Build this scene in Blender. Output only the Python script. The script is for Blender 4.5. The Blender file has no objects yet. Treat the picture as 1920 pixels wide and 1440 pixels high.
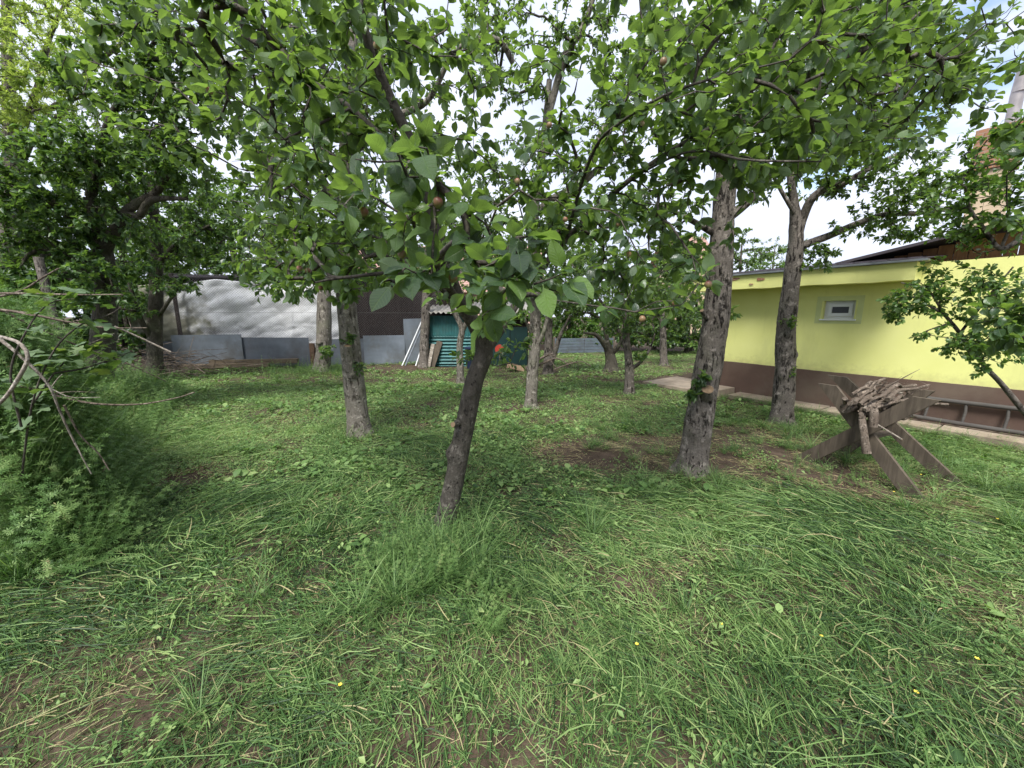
import bpy, math
import numpy as np
from mathutils import Matrix, Vector

# ------------------------------------------------------------------ camera, sky, sun, exposure
R = math.radians
SC = bpy.context.scene
C = SC.collection
CAM_H, PITCH, FPX = 1.6, R(10.2), 720.0
cam = bpy.data.cameras.new('camera')
cam.sensor_width = 36.0
cam.lens = FPX / 1920 * 36
cam.clip_start, cam.clip_end = 0.03, 600
co = bpy.data.objects.new('camera', cam)
co.location = (0, 0, CAM_H)
co.rotation_euler = (R(90) - PITCH, 0, 0)
C.objects.link(co)
SC.camera = co

SUN_EL, SUN_AZ = R(56), R(196)      # azimuth measured clockwise from +Y (view direction)
W = bpy.data.worlds.new('World')
SC.world = W
W.use_nodes = True
nt = W.node_tree
nt.nodes.clear()
def wn(t, **k):
    n = nt.nodes.new(t)
    for a, b in k.items(): setattr(n, a, b)
    return n
sky = wn('ShaderNodeTexSky', sky_type='NISHITA', sun_disc=False, sun_elevation=SUN_EL, sun_rotation=SUN_AZ)
tc = wn('ShaderNodeTexCoord')
mp = wn('ShaderNodeMapping'); mp.inputs['Scale'].default_value = (1, 1, 2.2)
nz = wn('ShaderNodeTexNoise'); nz.inputs['Scale'].default_value = 2.3; nz.inputs['Detail'].default_value = 7
nz.inputs['Roughness'].default_value = .55
rp = wn('ShaderNodeValToRGB')
rp.color_ramp.elements[0].position, rp.color_ramp.elements[1].position = .27, .40
nz2 = wn('ShaderNodeTexNoise'); nz2.inputs['Scale'].default_value = 3.1; nz2.inputs['Detail'].default_value = 5
rp2 = wn('ShaderNodeValToRGB')
rp2.color_ramp.elements[0].position, rp2.color_ramp.elements[1].position = .3, .7
rp2.color_ramp.elements[0].color = (2.9, 3.2, 4.1, 1)
rp2.color_ramp.elements[1].color = (4.0, 4.2, 4.8, 1)
mx = wn('ShaderNodeMix', data_type='RGBA')
bg = wn('ShaderNodeBackground'); bg.inputs['Strength'].default_value = .1
out = wn('ShaderNodeOutputWorld')
L = nt.links.new
L(tc.outputs['Generated'], mp.inputs[0]); L(mp.outputs[0], nz.inputs['Vector']); L(mp.outputs[0], nz2.inputs['Vector'])
L(nz.outputs['Fac'], rp.inputs[0]); L(nz2.outputs['Fac'], rp2.inputs[0])
L(rp.outputs[0], mx.inputs[0]); L(sky.outputs[0], mx.inputs[6]); L(rp2.outputs[0], mx.inputs[7])
L(mx.outputs[2], bg.inputs[0]); L(bg.outputs[0], out.inputs[0])

sun = bpy.data.lights.new('sun', 'SUN')
sun.energy, sun.angle, sun.color = 2.3, R(20), (1, .975, .93)
so = bpy.data.objects.new('sun', sun)
sd = Vector((math.sin(SUN_AZ) * math.cos(SUN_EL), math.cos(SUN_AZ) * math.cos(SUN_EL), math.sin(SUN_EL)))
so.rotation_euler = (-sd).to_track_quat('-Z', 'Y').to_euler()
so.location = sd * 40
C.objects.link(so)
vs = SC.view_settings
vs.view_transform, vs.look, vs.exposure, vs.gamma = "Standard", "None", 1.58, 1
SC.cycles.max_bounces, SC.cycles.diffuse_bounces, SC.cycles.transmission_bounces = 5, 3, 4
SC.cycles.glossy_bounces, SC.cycles.transparent_max_bounces = 2, 6
SC.cycles.adaptive_threshold = .015
SC.cycles.use_denoising = True
SC.cycles.caustics_reflective = SC.cycles.caustics_refractive = False

# ------------------------------------------------------------------ geometry helpers
rng = np.random.RandomState(7)
CP, SP = math.cos(PITCH), math.sin(PITCH)
def ray(px, py):
    a, b = (px - 960) / FPX, (720 - py) / FPX
    return np.array((a, CP + b * SP, -SP + b * CP))
def at(px, py, Y):
    d = ray(px, py); return np.array((0, 0, CAM_H)) + d * (Y / d[1])
def gr(px, py, z=0.0):
    d = ray(px, py); return np.array((0, 0, CAM_H)) + d * ((z - CAM_H) / d[2])
def on_plane(px, py, p0, n):
    d = ray(px, py); o = np.array((0, 0, CAM_H)); n = np.asarray(n, float)
    return o + d * (np.dot(np.asarray(p0) - o, n) / np.dot(d, n))
def project(P):
    P = np.atleast_2d(P) - np.array((0, 0, CAM_H))
    f = P[:, 1] * CP - P[:, 2] * SP
    u = P[:, 1] * SP + P[:, 2] * CP
    f2 = np.where(f < .05, .05, f)
    return 960 + FPX * P[:, 0] / f2, 720 - FPX * u / f2, f
def hgt(x, y):
    x = np.asarray(x, float); y = np.asarray(y, float)
    g = .022 * np.sin(1.3 * x + .7) * np.sin(1.1 * y + .3) + .014 * np.sin(2.9 * x - 1.7 * y) + .008 * np.sin(5.1 * y + 3.3 * x + 1)
    bank = np.clip((-2.9 - .72 * (y - 2.3) - x) / 1.6, 0, 1)
    return g + .10 * bank * bank * np.clip((9 - y) / 3, 0, 1)

def unit(v):
    v = np.asarray(v, float); return v / (np.linalg.norm(v, axis=-1, keepdims=True) + 1e-12)

class MB:
    """collects vertices, faces, material slots and point attributes for one mesh"""
    def __init__(s): s.V, s.F, s.n, s.T, s.U = [], [], 0, [], []
    def add(s, V, F, mat=0, smooth=True, tint=.5, uv=None):
        V = np.asarray(V, float).reshape(-1, 3)
        fs = F if isinstance(F, list) and isinstance(F[0], np.ndarray) and F[0].ndim == 2 else [np.asarray(F)]
        s.V.append(V)
        for f in fs:
            f = np.asarray(f, int)
            if f.size: s.F.append((f + s.n, mat, smooth))
        s.T.append(np.broadcast_to(np.asarray(tint, float), (len(V),)))
        s.U.append(np.zeros((len(V), 2)) if uv is None else uv)
        s.n += len(V)
        return s
    def box(s, a, b, mat=0, taper=0, tint=.5):
        (x0, y0, z0), (x1, y1, z1) = a, b
        t = taper
        V = [(x0, y0, z0), (x1, y0, z0), (x1, y1, z0), (x0, y1, z0), (x0 + t, y0 + t, z1), (x1 - t, y0 + t, z1), (x1 - t, y1 - t, z1), (x0 + t, y1 - t, z1)]
        return s.add(V, BOXF, mat, False, tint)
    def bar(s, p, q, w, h, up=(0, 0, 1), mat=0, tint=.5, wob=0):
        """rectangular bar from p to q; w across, h along 'up'"""
        p = np.asarray(p, float); q = np.asarray(q, float)
        d = unit(q - p); x = unit(np.cross(d, up)); z = np.cross(x, d)
        V = []
        for c in (p, q):
            for a, b in ((-1, -1), (1, -1), (1, 1), (-1, 1)):
                V.append(c + x * (a * w / 2) + z * (b * h / 2) + (rng.normal(0, wob, 3) if wob else 0))
        return s.add(V, BOXF, mat, False, tint)
    def tube(s, P, r, sides=6, mat=0, tint=.5, cap=True, rough=0., seed=0, bumps=(), capmat=None):
        V, F, caps = tube(P, r, sides, rough, seed, bumps)
        s.add(V, F, mat, True, tint)
        if cap:
            s.add(V[:sides][::-1], np.arange(sides)[None], mat, False, tint)
            s.add(V[-sides:], np.arange(sides)[None], mat if capmat is None else capmat, False, tint)
        return s
    def build(s, name, mats, parent=None, loc=None, attrs=True):
        me = mesh(name, np.concatenate(s.V), s.F, mats, np.concatenate(s.T) if attrs else None, np.concatenate(s.U) if attrs else None)
        return obj(name, me, parent, loc)

BOXF = np.array([(0, 3, 2, 1), (4, 5, 6, 7), (0, 1, 5, 4), (1, 2, 6, 5), (2, 3, 7, 6), (3, 0, 4, 7)])

def mesh(name, V, F, mats, tint=None, uv=None):
    me = bpy.data.meshes.new(name)
    V = np.asarray(V, np.float32)
    me.vertices.add(len(V)); me.vertices.foreach_set('co', V.ravel())
    li = np.concatenate([f.ravel() for f, _, _ in F]).astype(np.int32)
    ln = np.concatenate([np.full(len(f), f.shape[1]) for f, _, _ in F])
    st = np.concatenate([[0], np.cumsum(ln)[:-1]]).astype(np.int32)
    mi = np.concatenate([np.full(len(f), m) for f, m, _ in F]).astype(np.int32)
    sm = np.concatenate([np.full(len(f), b) for f, _, b in F]).astype(bool)
    me.loops.add(len(li)); me.loops.foreach_set('vertex_index', li)
    me.polygons.add(len(st)); me.polygons.foreach_set('loop_start', st)
    me.polygons.foreach_set('material_index', mi); me.polygons.foreach_set('use_smooth', sm)
    if tint is not None:
        a = me.attributes.new('tint', 'FLOAT', 'POINT'); a.data.foreach_set('value', np.asarray(tint, np.float32))
        a = me.attributes.new('luv', 'FLOAT2', 'POINT'); a.data.foreach_set('vector', np.asarray(uv, np.float32).ravel())
    for m in (mats if isinstance(mats, (list, tuple)) else [mats]): me.materials.append(m)
    me.update(calc_edges=True)
    return me

def obj(name, me, parent=None, loc=None):
    o = bpy.data.objects.new(name, me); C.objects.link(o)
    if parent is not None: o.parent = parent
    if loc is not None: o.location = loc
    return o
def tag(o, label, cat=None, group=None, kind=None):
    if label: o['label'] = label
    if cat: o['category'] = cat
    if group: o['group'] = group
    if kind: o['kind'] = kind
    return o
def thing(name, label, cat, loc=(0, 0, 0), group=None, rz=0):
    o = bpy.data.objects.new(name, None); C.objects.link(o)
    o.location = loc; o.rotation_euler = (0, 0, rz); o.empty_display_size = .1
    return tag(o, label, cat, group)

def resample(P, r, step):
    P = np.asarray(P, float); r = np.asarray(r, float)
    if len(P) > 2:                                   # Catmull-Rom smoothing
        Q = np.vstack([2 * P[0] - P[1], P, 2 * P[-1] - P[-2]]); out, ro = [], []
        for i in range(len(P) - 1):
            a, b, c, d = Q[i:i + 4]
            for t in np.linspace(0, 1, 9)[:-1]:
                out.append(.5 * (2 * b + (c - a) * t + (2 * a - 5 * b + 4 * c - d) * t * t + (3 * b - a - 3 * c + d) * t ** 3))
                ro.append(r[i] * (1 - t) + r[i + 1] * t)
        out.append(P[-1]); ro.append(r[-1]); P, r = np.array(out), np.array(ro)
    s = np.concatenate([[0], np.cumsum(np.linalg.norm(np.diff(P, axis=0), axis=1))])
    n = max(2, int(s[-1] / step) + 1)
    t = np.linspace(0, s[-1], n)
    return np.stack([np.interp(t, s, P[:, k]) for k in range(3)], 1), np.interp(t, s, r)

def tube(P, r, sides=6, rough=0., seed=0, bumps=()):
    P = np.asarray(P, float); n = len(P); r = np.broadcast_to(np.asarray(r, float), (n,))
    T = unit(np.gradient(P, axis=0))
    ref = np.array((1., 0, 0)) if abs(T[0][0]) < .8 else np.array((0, 1., 0))
    N = np.zeros_like(P); N[0] = unit(ref - T[0] * np.dot(ref, T[0]))
    for i in range(1, n):
        v = N[i - 1] - T[i] * np.dot(N[i - 1], T[i]); N[i] = unit(v)
    B = np.cross(T, N)
    a = np.arange(sides) * 2 * np.pi / sides
    rad = np.repeat(r[:, None], sides, 1)
    if rough:
        s = np.concatenate([[0], np.cumsum(np.linalg.norm(np.diff(P, axis=0), axis=1))])[:, None]
        q = np.random.RandomState(seed).uniform(0, 6.28, 8)
        A = a[None]
        m = (.35 * np.sin(2 * A + q[0] + 1.3 * s) + .3 * np.sin(3 * A + q[1] - 4 * s) + .25 * np.sin(5 * A + 9 * s + q[2]) * np.sin(6 * s + q[3])
             + .25 * np.sin(11 * s + q[4]) + .3 * np.sin(9 * A + 3 * np.sin(7 * s + q[5])) * .5)
        rad = rad * (1 + rough * m) + np.random.RandomState(seed + 1).normal(0, 1, rad.shape) * r[:, None] * rough * .14
        for (bs, ba, bw, bh) in bumps:
            da = np.angle(np.exp(1j * (A - ba)))
            rad = rad + bh * np.exp(-((s - bs) / bw) ** 2 - (da * r[:, None] / bw) ** 2)
    V = P[:, None] + rad[..., None] * (np.cos(a)[None, :, None] * N[:, None] + np.sin(a)[None, :, None] * B[:, None])
    i = np.arange(n - 1)[:, None] * sides; j = np.arange(sides)[None]; k = (j + 1) % sides
    F = np.stack([i + j, i + k, i + sides + k, i + sides + j], -1).reshape(-1, 4)
    return V.reshape(-1, 3), F, None

# ------------------------------------------------------------------ materials
class Nodes:
    def __init__(s, name):
        s.m = bpy.data.materials.new(name); s.m.use_nodes = True
        s.t = s.m.node_tree; s.t.nodes.clear(); s.out = s.t.nodes.new('ShaderNodeOutputMaterial')
    def n(s, t, inp=None, **k):
        o = s.t.nodes.new('ShaderNode' + t)
        for a, b in k.items(): setattr(o, a, b)
        for a, b in (inp or {}).items(): s.put(o.inputs[a], b)
        return o
    def put(s, sock, v):
        if isinstance(v, bpy.types.NodeSocket): s.t.links.new(v, sock)
        elif isinstance(v, bpy.types.Node): s.t.links.new(v.outputs[0], sock)
        else: sock.default_value = v
    def coords(s, scale=(1, 1, 1), kind='Object'):
        return s.n('Mapping', {'Vector': s.n('TexCoord').outputs[kind], 'Scale': scale}).outputs[0]
    def noise(s, vec, scale, detail=4, rough=.55, dist=0):
        return s.n('TexNoise', {'Vector': vec, 'Scale': scale, 'Detail': detail, 'Roughness': rough, 'Distortion': dist}).outputs['Fac']
    def ramp(s, fac, stops):
        o = s.n('ValToRGB', {'Fac': fac}); e = o.color_ramp.elements
        while len(e) < len(stops): e.new(.5)
        for x, (p, c) in zip(e, stops): x.position = p; x.color = (c if len(c) == 4 else (*c, 1)) if not isinstance(c, (int, float)) else (c, c, c, 1)
        return o.outputs[0]
    def mix(s, f, a, b, mode='MIX'):
        o = s.n('Mix', data_type='RGBA', blend_type=mode)
        for sk, v in ((o.inputs[0], f), (o.inputs[6], a), (o.inputs[7], b)):
            if isinstance(v, tuple) and len(v) == 3: v = (*v, 1)
            s.put(sk, v)
        return o.outputs[2]
    def math(s, op, a, b=0.):
        o = s.n('Math', operation=op); s.put(o.inputs[0], a); s.put(o.inputs[1], b); return o.outputs[0]
    def bump(s, h, dist, strength=1., normal=None):
        d = {'Height': h, 'Distance': dist, 'Strength': strength}
        if normal is not None: d['Normal'] = normal
        return s.n('Bump', d).outputs[0]
    def bsdf(s, color, rough=.8, normal=None, metal=0., spec=.4):
        if isinstance(color, tuple) and len(color) == 3: color = (*color, 1)
        d = {'Base Color': color, 'Roughness': rough, 'Metallic': metal, 'Specular IOR Level': spec}
        if normal is not None: d['Normal'] = normal
        return s.n('BsdfPrincipled', d).outputs[0]
    def done(s, shader):
        s.put(s.out.inputs['Surface'], shader); return s.m

def mat_leaf(name, dark, mid, light, trans=.38, tcol=(.22, .36, .04), rough=.42, veins=False, under=(.14, .2, .11), tmul=1.0):
    k = Nodes(name)
    t = k.n('Attribute', attribute_name='tint').outputs['Fac']
    oi = k.n('ObjectInfo').outputs['Random']
    col = k.ramp(k.math('ADD', t, k.math('MULTIPLY', k.math('SUBTRACT', oi, .5), .12)), [(0, dark), (.5, mid), (1, light)])
    nrm = None
    n1 = k.noise(k.coords((1, 1, 1)), 45, 3)
    col = k.mix(k.math('MULTIPLY', n1, .35), col, k.mix(1., col, (.55, .6, .5), 'MULTIPLY'))
    if veins:
        uv = k.n('Attribute', attribute_name='luv').outputs['Vector']
        sx = k.n('SeparateXYZ', {0: uv})
        u = k.math('ABSOLUTE', sx.outputs[0]); v = sx.outputs[1]
        mid_v = k.math('SUBTRACT', 1., k.math('MINIMUM', k.math('MULTIPLY', u, 14.), 1.))
        w = k.math('SINE', k.math('MULTIPLY', k.math('SUBTRACT', v, k.math('MULTIPLY', u, .28)), 50.))
        side = k.math('MULTIPLY', k.math('POWER', k.math('MAXIMUM', w, 0.), 10.), .7)
        vv = k.math('MAXIMUM', mid_v, side)
        col = k.mix(k.math('MULTIPLY', vv, .38), col, (.17, .25, .09))
        nrm = k.bump(k.math('SUBTRACT', k.noise(k.coords(), 90, 2), vv), .0025, .55)
    bf = k.n('NewGeometry').outputs['Backfacing']
    c2 = k.mix(k.math('MULTIPLY', bf, .55), col, under)
    p = k.bsdf(c2, k.math('ADD', rough, k.math('MULTIPLY', bf, .25)), nrm, spec=.5)
    tr = k.n('BsdfTranslucent', {'Color': k.mix(.45, (*tcol, 1), k.mix(1., col, (2.6 * tmul, 2.5 * tmul, 1.4 * tmul), 'MULTIPLY'))})
    if nrm is not None: k.put(tr.inputs['Normal'], nrm)
    return k.done(k.n('MixShader', {0: trans, 1: p, 2: tr.outputs[0]}).outputs[0])

def mat_bark(name, base, dark, light, sc=1., crack=1., green=.0):
    k = Nodes(name); v = k.coords((1, 1, 1), 'Object'); vs_ = k.coords((1, 1, .22), 'Object')
    n1 = k.noise(v, 7 * sc, 6); n2 = k.noise(vs_, 26 * sc, 5, .6, .6); n3 = k.noise(v, 60 * sc, 4); n4 = k.noise(v, 3.1, 3)
    vor = k.n('TexVoronoi', {'Vector': k.n('Mapping', {'Vector': k.n('TexCoord').outputs['Object'], 'Scale': (1, 1, .3)}).outputs[0], 'Scale': 24 * sc, 'Randomness': 1.}, feature='DISTANCE_TO_EDGE').outputs[0]
    lent = k.noise(k.coords((1, 1, 3.5)), 24 * sc, 3)             # horizontal lenticels
    c = k.ramp(n1, [(.3, base), (.7, light)])
    c = k.mix(k.ramp(n3, [(.35, 0.), (.75, .55)]), c, dark)
    c = k.mix(k.ramp(lent, [(.62, 0.), (.7, .7)]), c, tuple(x * .55 for x in base))
    crk = k.math('MULTIPLY', k.ramp(k.math('MULTIPLY', n2, 1.), [(.55, 0.), (.64, 1.)]), k.ramp(n4, [(.38, 0.), (.56, crack)]))
    c = k.mix(crk, c, dark)
    lich = k.ramp(k.noise(v, 11 * sc, 6, .7), [(.55, 0.), (.63, .75)])
    c = k.mix(lich, c, tuple(min(.6, x * 1.75) for x in light))
    spots = k.ramp(k.noise(k.coords((1, 1, .6)), 33 * sc, 3, .5), [(.63, 0.), (.69, .9)])
    c = k.mix(spots, c, dark)
    if green: c = k.mix(k.ramp(k.noise(v, 4.3, 5), [(.5, 0.), (.72, green)]), c, (.13, .16, .07))
    h = k.math('SUBTRACT', k.math('ADD', k.math('MULTIPLY', n3, .35), k.math('MULTIPLY', n2, -.6)), k.math('MULTIPLY', crk, 1.1))
    return k.done(k.bsdf(c, .88, k.bump(k.math('SUBTRACT', h, k.math('MULTIPLY', spots, .6)), .022 / sc, 1.), spec=.25))

def mat_blade(name, trans=.3):
    k = Nodes(name)
    t = k.n('Attribute', attribute_name='tint').outputs['Fac']
    oi = k.n('ObjectInfo').outputs['Random']
    f = k.math('ADD', t, k.math('MULTIPLY', k.math('SUBTRACT', oi, .5), .16))
    col = k.ramp(f, [(0, (.016, .036, .012)), (.25, (.044, .10, .028)), (.5, (.112, .205, .056)), (.8, (.26, .365, .13)), (.88, (.37, .34, .17)), (1, (.44, .34, .20))])
    p = k.bsdf(col, .55, spec=.35)
    tr = k.n('BsdfTranslucent', {'Color': k.mix(1., col, (1.5, 1.6, .9), 'MULTIPLY')})
    return k.done(k.n('MixShader', {0: trans, 1: p, 2: tr.outputs[0]}).outputs[0])

def mat_wood(name, a, b, dark=(.05, .04, .03), rough=.85, axis='Z', sc=1.):
    k = Nodes(name)
    s = {'X': (.12, 1, 1), 'Y': (1, .12, 1), 'Z': (1, 1, .12)}[axis]
    v = k.coords(s); n1 = k.noise(v, 30 * sc, 6, .6, .4); n2 = k.noise(k.coords(), 3, 3)
    c = k.mix(k.ramp(n1, [(.3, 0.), (.7, 1.)]), a, b)
    c = k.mix(k.ramp(n2, [(.45, 0.), (.75, .5)]), c, dark)
    return k.done(k.bsdf(c, rough, k.bump(n1, .004, .7), spec=.2))

def mat_plain(name, col, rough=.8, var=.25, sc=6, bump=.0, bsc=120, metal=0., dirt=None, spec=.35):
    k = Nodes(name); v = k.coords()
    n = k.noise(v, sc, 6, .6)
    c = k.mix(k.ramp(n, [(.3, 0.), (.7, 1.)]), tuple(x * (1 - var) for x in col), tuple(min(1, x * (1 + var * .6)) for x in col))
    if dirt: c = k.mix(k.ramp(k.noise(v, sc * .45, 7, .65), [(.48, 0.), (.68, .75)]), c, dirt)
    nm = k.bump(k.noise(v, bsc, 4), bump, .6) if bump else None
    return k.done(k.bsdf(c, rough, nm, metal, spec))

M = {}
M['apple_leaf'] = mat_leaf('apple_leaf', (.022, .044, .030), (.050, .10, .040), (.14, .24, .05), veins=True, trans=.44, rough=.30, tcol=(.27, .42, .05))
M['leaf_fine'] = mat_leaf('fruit_tree_leaf', (.022, .046, .028), (.052, .104, .036), (.15, .25, .05), trans=.44, rough=.34, tcol=(.26, .40, .05))
M['leaf_pale'] = mat_leaf('pale_tree_leaf', (.035, .085, .02), (.07, .15, .03), (.16, .26, .045), trans=.42)
M['leaf_dark'] = mat_leaf('dark_tree_leaf', (.02, .045, .02), (.045, .10, .03), (.12, .22, .045), trans=.4)
M['leaf_locust'] = mat_leaf('locust_leaf', (.13, .20, .035), (.21, .30, .06), (.33, .42, .10), trans=.5, tcol=(.46, .58, .12))
M['leaf_vine'] = mat_leaf('vine_leaf', (.03, .08, .025), (.07, .14, .05), (.16, .22, .06), trans=.3, veins=True)
M['blade'] = mat_blade('grass_blade')
M['bark_grey'] = mat_bark('bark_smooth_grey', (.06, .053, .043), (.018, .015, .012), (.092, .083, .07), 1.3, .3)
M['bark_pale'] = mat_bark('bark_pale_grey', (.165, .147, .122), (.045, .035, .026), (.245, .222, .19), 1., .9, .35)
M['bark_brown'] = mat_bark('bark_cracked_brown', (.125, .107, .09), (.02, .015, .012), (.185, .163, .142), 1., 1.5, .12)
M['bark_dark'] = mat_bark('bark_dark', (.06, .052, .04), (.02, .017, .013), (.10, .09, .07), 1., .6, .3)
M['twig'] = mat_bark('twig_bark', (.055, .047, .038), (.022, .018, .014), (.09, .08, .066), 2., .3)
M['cutwood'] = mat_wood('cut_wood', (.27, .19, .115), (.19, .13, .08))
M['deadwood'] = mat_bark('dead_wood', (.125, .095, .072), (.035, .025, .019), (.21, .172, .138), 2., .6)
M['deadpale'] = mat_bark('dead_wood_pale', (.25, .212, .172), (.075, .058, .045), (.36, .32, .275), 2., .5)
M['apple'] = None
k = Nodes('young_apple'); z = k.n('SeparateXYZ', {0: k.n('TexCoord').outputs['Object']}).outputs[2]
c_ = k.mix(k.ramp(k.math('ADD', k.math('MULTIPLY', z, 22.), k.noise(k.coords(), 60, 3)), [(.25, 0.), (.8, 1.)]), (.16, .17, .06), (.20, .055, .05))
M['apple'] = k.done(k.bsdf(c_, .42, None, spec=.4))
M['yellow_flower'] = mat_plain('yellow_petal', (.72, .56, .07), .6, .1)
# ------------------------------------------------------------------ leaves and trees
def leaf_geo(seg, cols, width, bend, fold, wave, pet, rs, peak=.42):
    t = np.linspace(0, 1, seg + 1)
    w = width * .5 * (np.sin(np.pi * t ** (math.log(.5) / math.log(peak))) ** .68)
    w[-1] = width * .012
    w[0] = width * .04
    cu = np.linspace(-1, 1, cols)
    y = t; ang = bend * t
    cy = np.concatenate([[0], np.cumsum(np.cos(ang[:-1]) / seg)]); cz = -np.concatenate([[0], np.cumsum(np.sin(ang[:-1]) / seg)])
    V = np.zeros((seg + 1, cols, 3)); UV = np.zeros((seg + 1, cols, 2))
    ph = rs.uniform(0, 6)
    for j, c in enumerate(cu):
        V[:, j, 0] = c * w * math.cos(fold * abs(c))
        V[:, j, 1] = cy + pet
        V[:, j, 2] = cz + abs(c) * w * math.sin(fold) + wave * abs(c) * np.sin(t * 9 + ph + (2 if c > 0 else 0)) * width * .5
        UV[:, j] = np.stack([np.full(seg + 1, c) * (w / (width * .5)), t], 1)
    i = np.arange(seg)[:, None] * cols; j = np.arange(cols - 1)[None]
    F = np.stack([i + j, i + j + 1, i + cols + j + 1, i + cols + j], -1).reshape(-1, 4)
    V = V.reshape(-1, 3); UV = UV.reshape(-1, 2)
    if pet > .02:                                     # leaf stalk
        q = np.array([(-.012, 0, .0), (.012, 0, .0), (.012, pet + .03, 0.002), (-.012, pet + .03, 0.002)])
        F = np.vstack([F, len(V) + np.array([[0, 1, 2, 3]])]); V = np.vstack([V, q]); UV = np.vstack([UV, np.zeros((4, 2)) + (.5, .05)])
    V[:, 1] /= (1 + pet)
    V[:, 0] /= (1 + pet); V[:, 2] /= (1 + pet)
    return V, F, UV

rsL = np.random.RandomState(3)
LEAF = {
    'apple': [leaf_geo(5, 5, rsL.uniform(.58, .82), rsL.uniform(.1, 1.0), rsL.uniform(.08, .42), rsL.uniform(.06, .24), .26, rsL, rsL.uniform(.36, .52)) for _ in range(10)],
    'mid':   [leaf_geo(4, 3, rsL.uniform(.55, .78), rsL.uniform(.1, .9), rsL.uniform(.1, .5), .08, .15, rsL) for _ in range(6)],
    'low':   [leaf_geo(2, 3, rsL.uniform(.5, .7), rsL.uniform(.2, .8), rsL.uniform(.2, .6), 0, 0, rsL, .45) for _ in range(5)],
    'slim':  [leaf_geo(2, 3, rsL.uniform(.22, .32), rsL.uniform(.2, .9), rsL.uniform(.2, .5), 0, 0, rsL, .5) for _ in range(4)],
}

def leaf_frames(d, n):
    d = unit(d); n = n - d * np.sum(n * d, 1, keepdims=True); n = unit(n)
    x = np.cross(d, n)
    return np.stack([x, d, n], 2)                     # columns x, y, z

def merge_leaves(mb, kind, pos, fr, size, tint, var):
    for v, (V, F, UV) in enumerate(LEAF[kind]):
        s = np.where(var == v)[0]
        if not len(s): continue
        W = np.einsum('nij,vj->nvi', fr[s], V) * size[s][:, None, None] + pos[s][:, None]
        FF = (F[None] + (np.arange(len(s)) * len(V))[:, None, None]).reshape(-1, F.shape[1])
        mb.add(W.reshape(-1, 3), FF, 0, True, np.repeat(tint[s], len(V)), np.tile(UV, (len(s), 1)))

TINTS = (.12, .38, .62, .9)
_lm = {}
def leaf_mesh(kind, v, q, mat):
    key = (kind, v, q, mat)
    if key not in _lm:
        V, F, UV = LEAF[kind][v]
        _lm[key] = mesh('leaf', V, [(F, 0, True)], M[mat], np.full(len(V), TINTS[q]), UV)
    return _lm[key]

class Skel:
    def __init__(s, rs): s.P, s.par, s.chain, s.rs = [], [], [], rs; s.fix = []
    def line(s, P, r, parent=-1):
        ids = []
        for i, (p, q) in enumerate(zip(P, r)):
            s.P.append(p); s.par.append(ids[-1] if ids else parent); s.fix.append(q); ids.append(len(s.P) - 1)
        s.chain.append(ids); return ids
    def near(s, p): return int(np.argmin(np.sum((np.array(s.P) - p) ** 2, 1)))
    def grow(s, A, step=.1, sag=.12, wob=.12, lim=1e9, minz=None):
        """joins every target point to the nearest fitting place of the skeleton with a curved shoot"""
        A = np.asarray(A); todo = list(range(len(A)))
        P = np.array(s.P); par = np.array(s.par)
        D = np.min(np.linalg.norm(A[:, None] - P[None, ::2], axis=2), 1)
        new = []
        buf = np.zeros((len(P) + len(A) * 40, 3)); buf[:len(P)] = P; n = len(P)
        dirs = np.zeros_like(buf)
        for i in range(n):
            if s.par[i] >= 0: dirs[i] = unit(buf[i] - buf[s.par[i]])
        for a in np.argsort(D):
            t = A[a]; v = t - buf[:n]; dist = np.linalg.norm(v, axis=1)
            cosv = np.sum(v * dirs[:n], 1) / (dist + 1e-6)
            cost = dist * (1.35 - .5 * cosv)
            j = int(np.argmin(cost)); L_ = dist[j]
            if L_ > lim or L_ < .02: continue
            p0 = buf[j]; m = max(2, min(38, int(L_ / step) + 1))
            c = p0 + v[j] * .5 + dirs[j] * L_ * .22 + s.rs.normal(0, wob * L_, 3) + np.array((0, 0, sag * L_ * .6))
            u = np.linspace(0, 1, m + 1)[1:, None]
            Q = (1 - u) ** 2 * p0 + 2 * u * (1 - u) * c + u * u * t + s.rs.normal(0, .012, (m, 3)) * min(1, L_ * 3)
            ids = [j]; 
            for q in Q:
                buf[n] = q; dirs[n] = unit(q - buf[ids[-1]]); s.P.append(q); s.par.append(ids[-1]); s.fix.append(0.); ids.append(n); n += 1
            s.chain.append(ids); new.append(ids)
        return new
    def radii(s, tip):
        n = len(s.P); w = np.zeros(n); has = np.zeros(n, bool)
        for i in range(n - 1, -1, -1):
            if w[i] == 0: w[i] = 1
            if s.par[i] >= 0: w[s.par[i]] += w[i] if not has[s.par[i]] else w[i]
            if s.par[i] >= 0: has[s.par[i]] = True
        # count of tips carried: chains end in tips
        tips = np.zeros(n)
        for ch in s.chain: tips[ch[-1]] += 1
        for i in range(n - 1, -1, -1):
            if s.par[i] >= 0: tips[s.par[i]] += tips[i]
        r = tip * np.sqrt(np.maximum(tips, 1)) ** .95
        f = np.array(s.fix); return np.where(f > 0, f, np.minimum(r, .045))

def ell(rs, c, rad, n):
    v = unit(rs.normal(0, 1, (n, 3))) * (rs.uniform(0, 1, (n, 1)) ** .42)
    return np.asarray(c) + v * np.asarray(rad)

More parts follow.
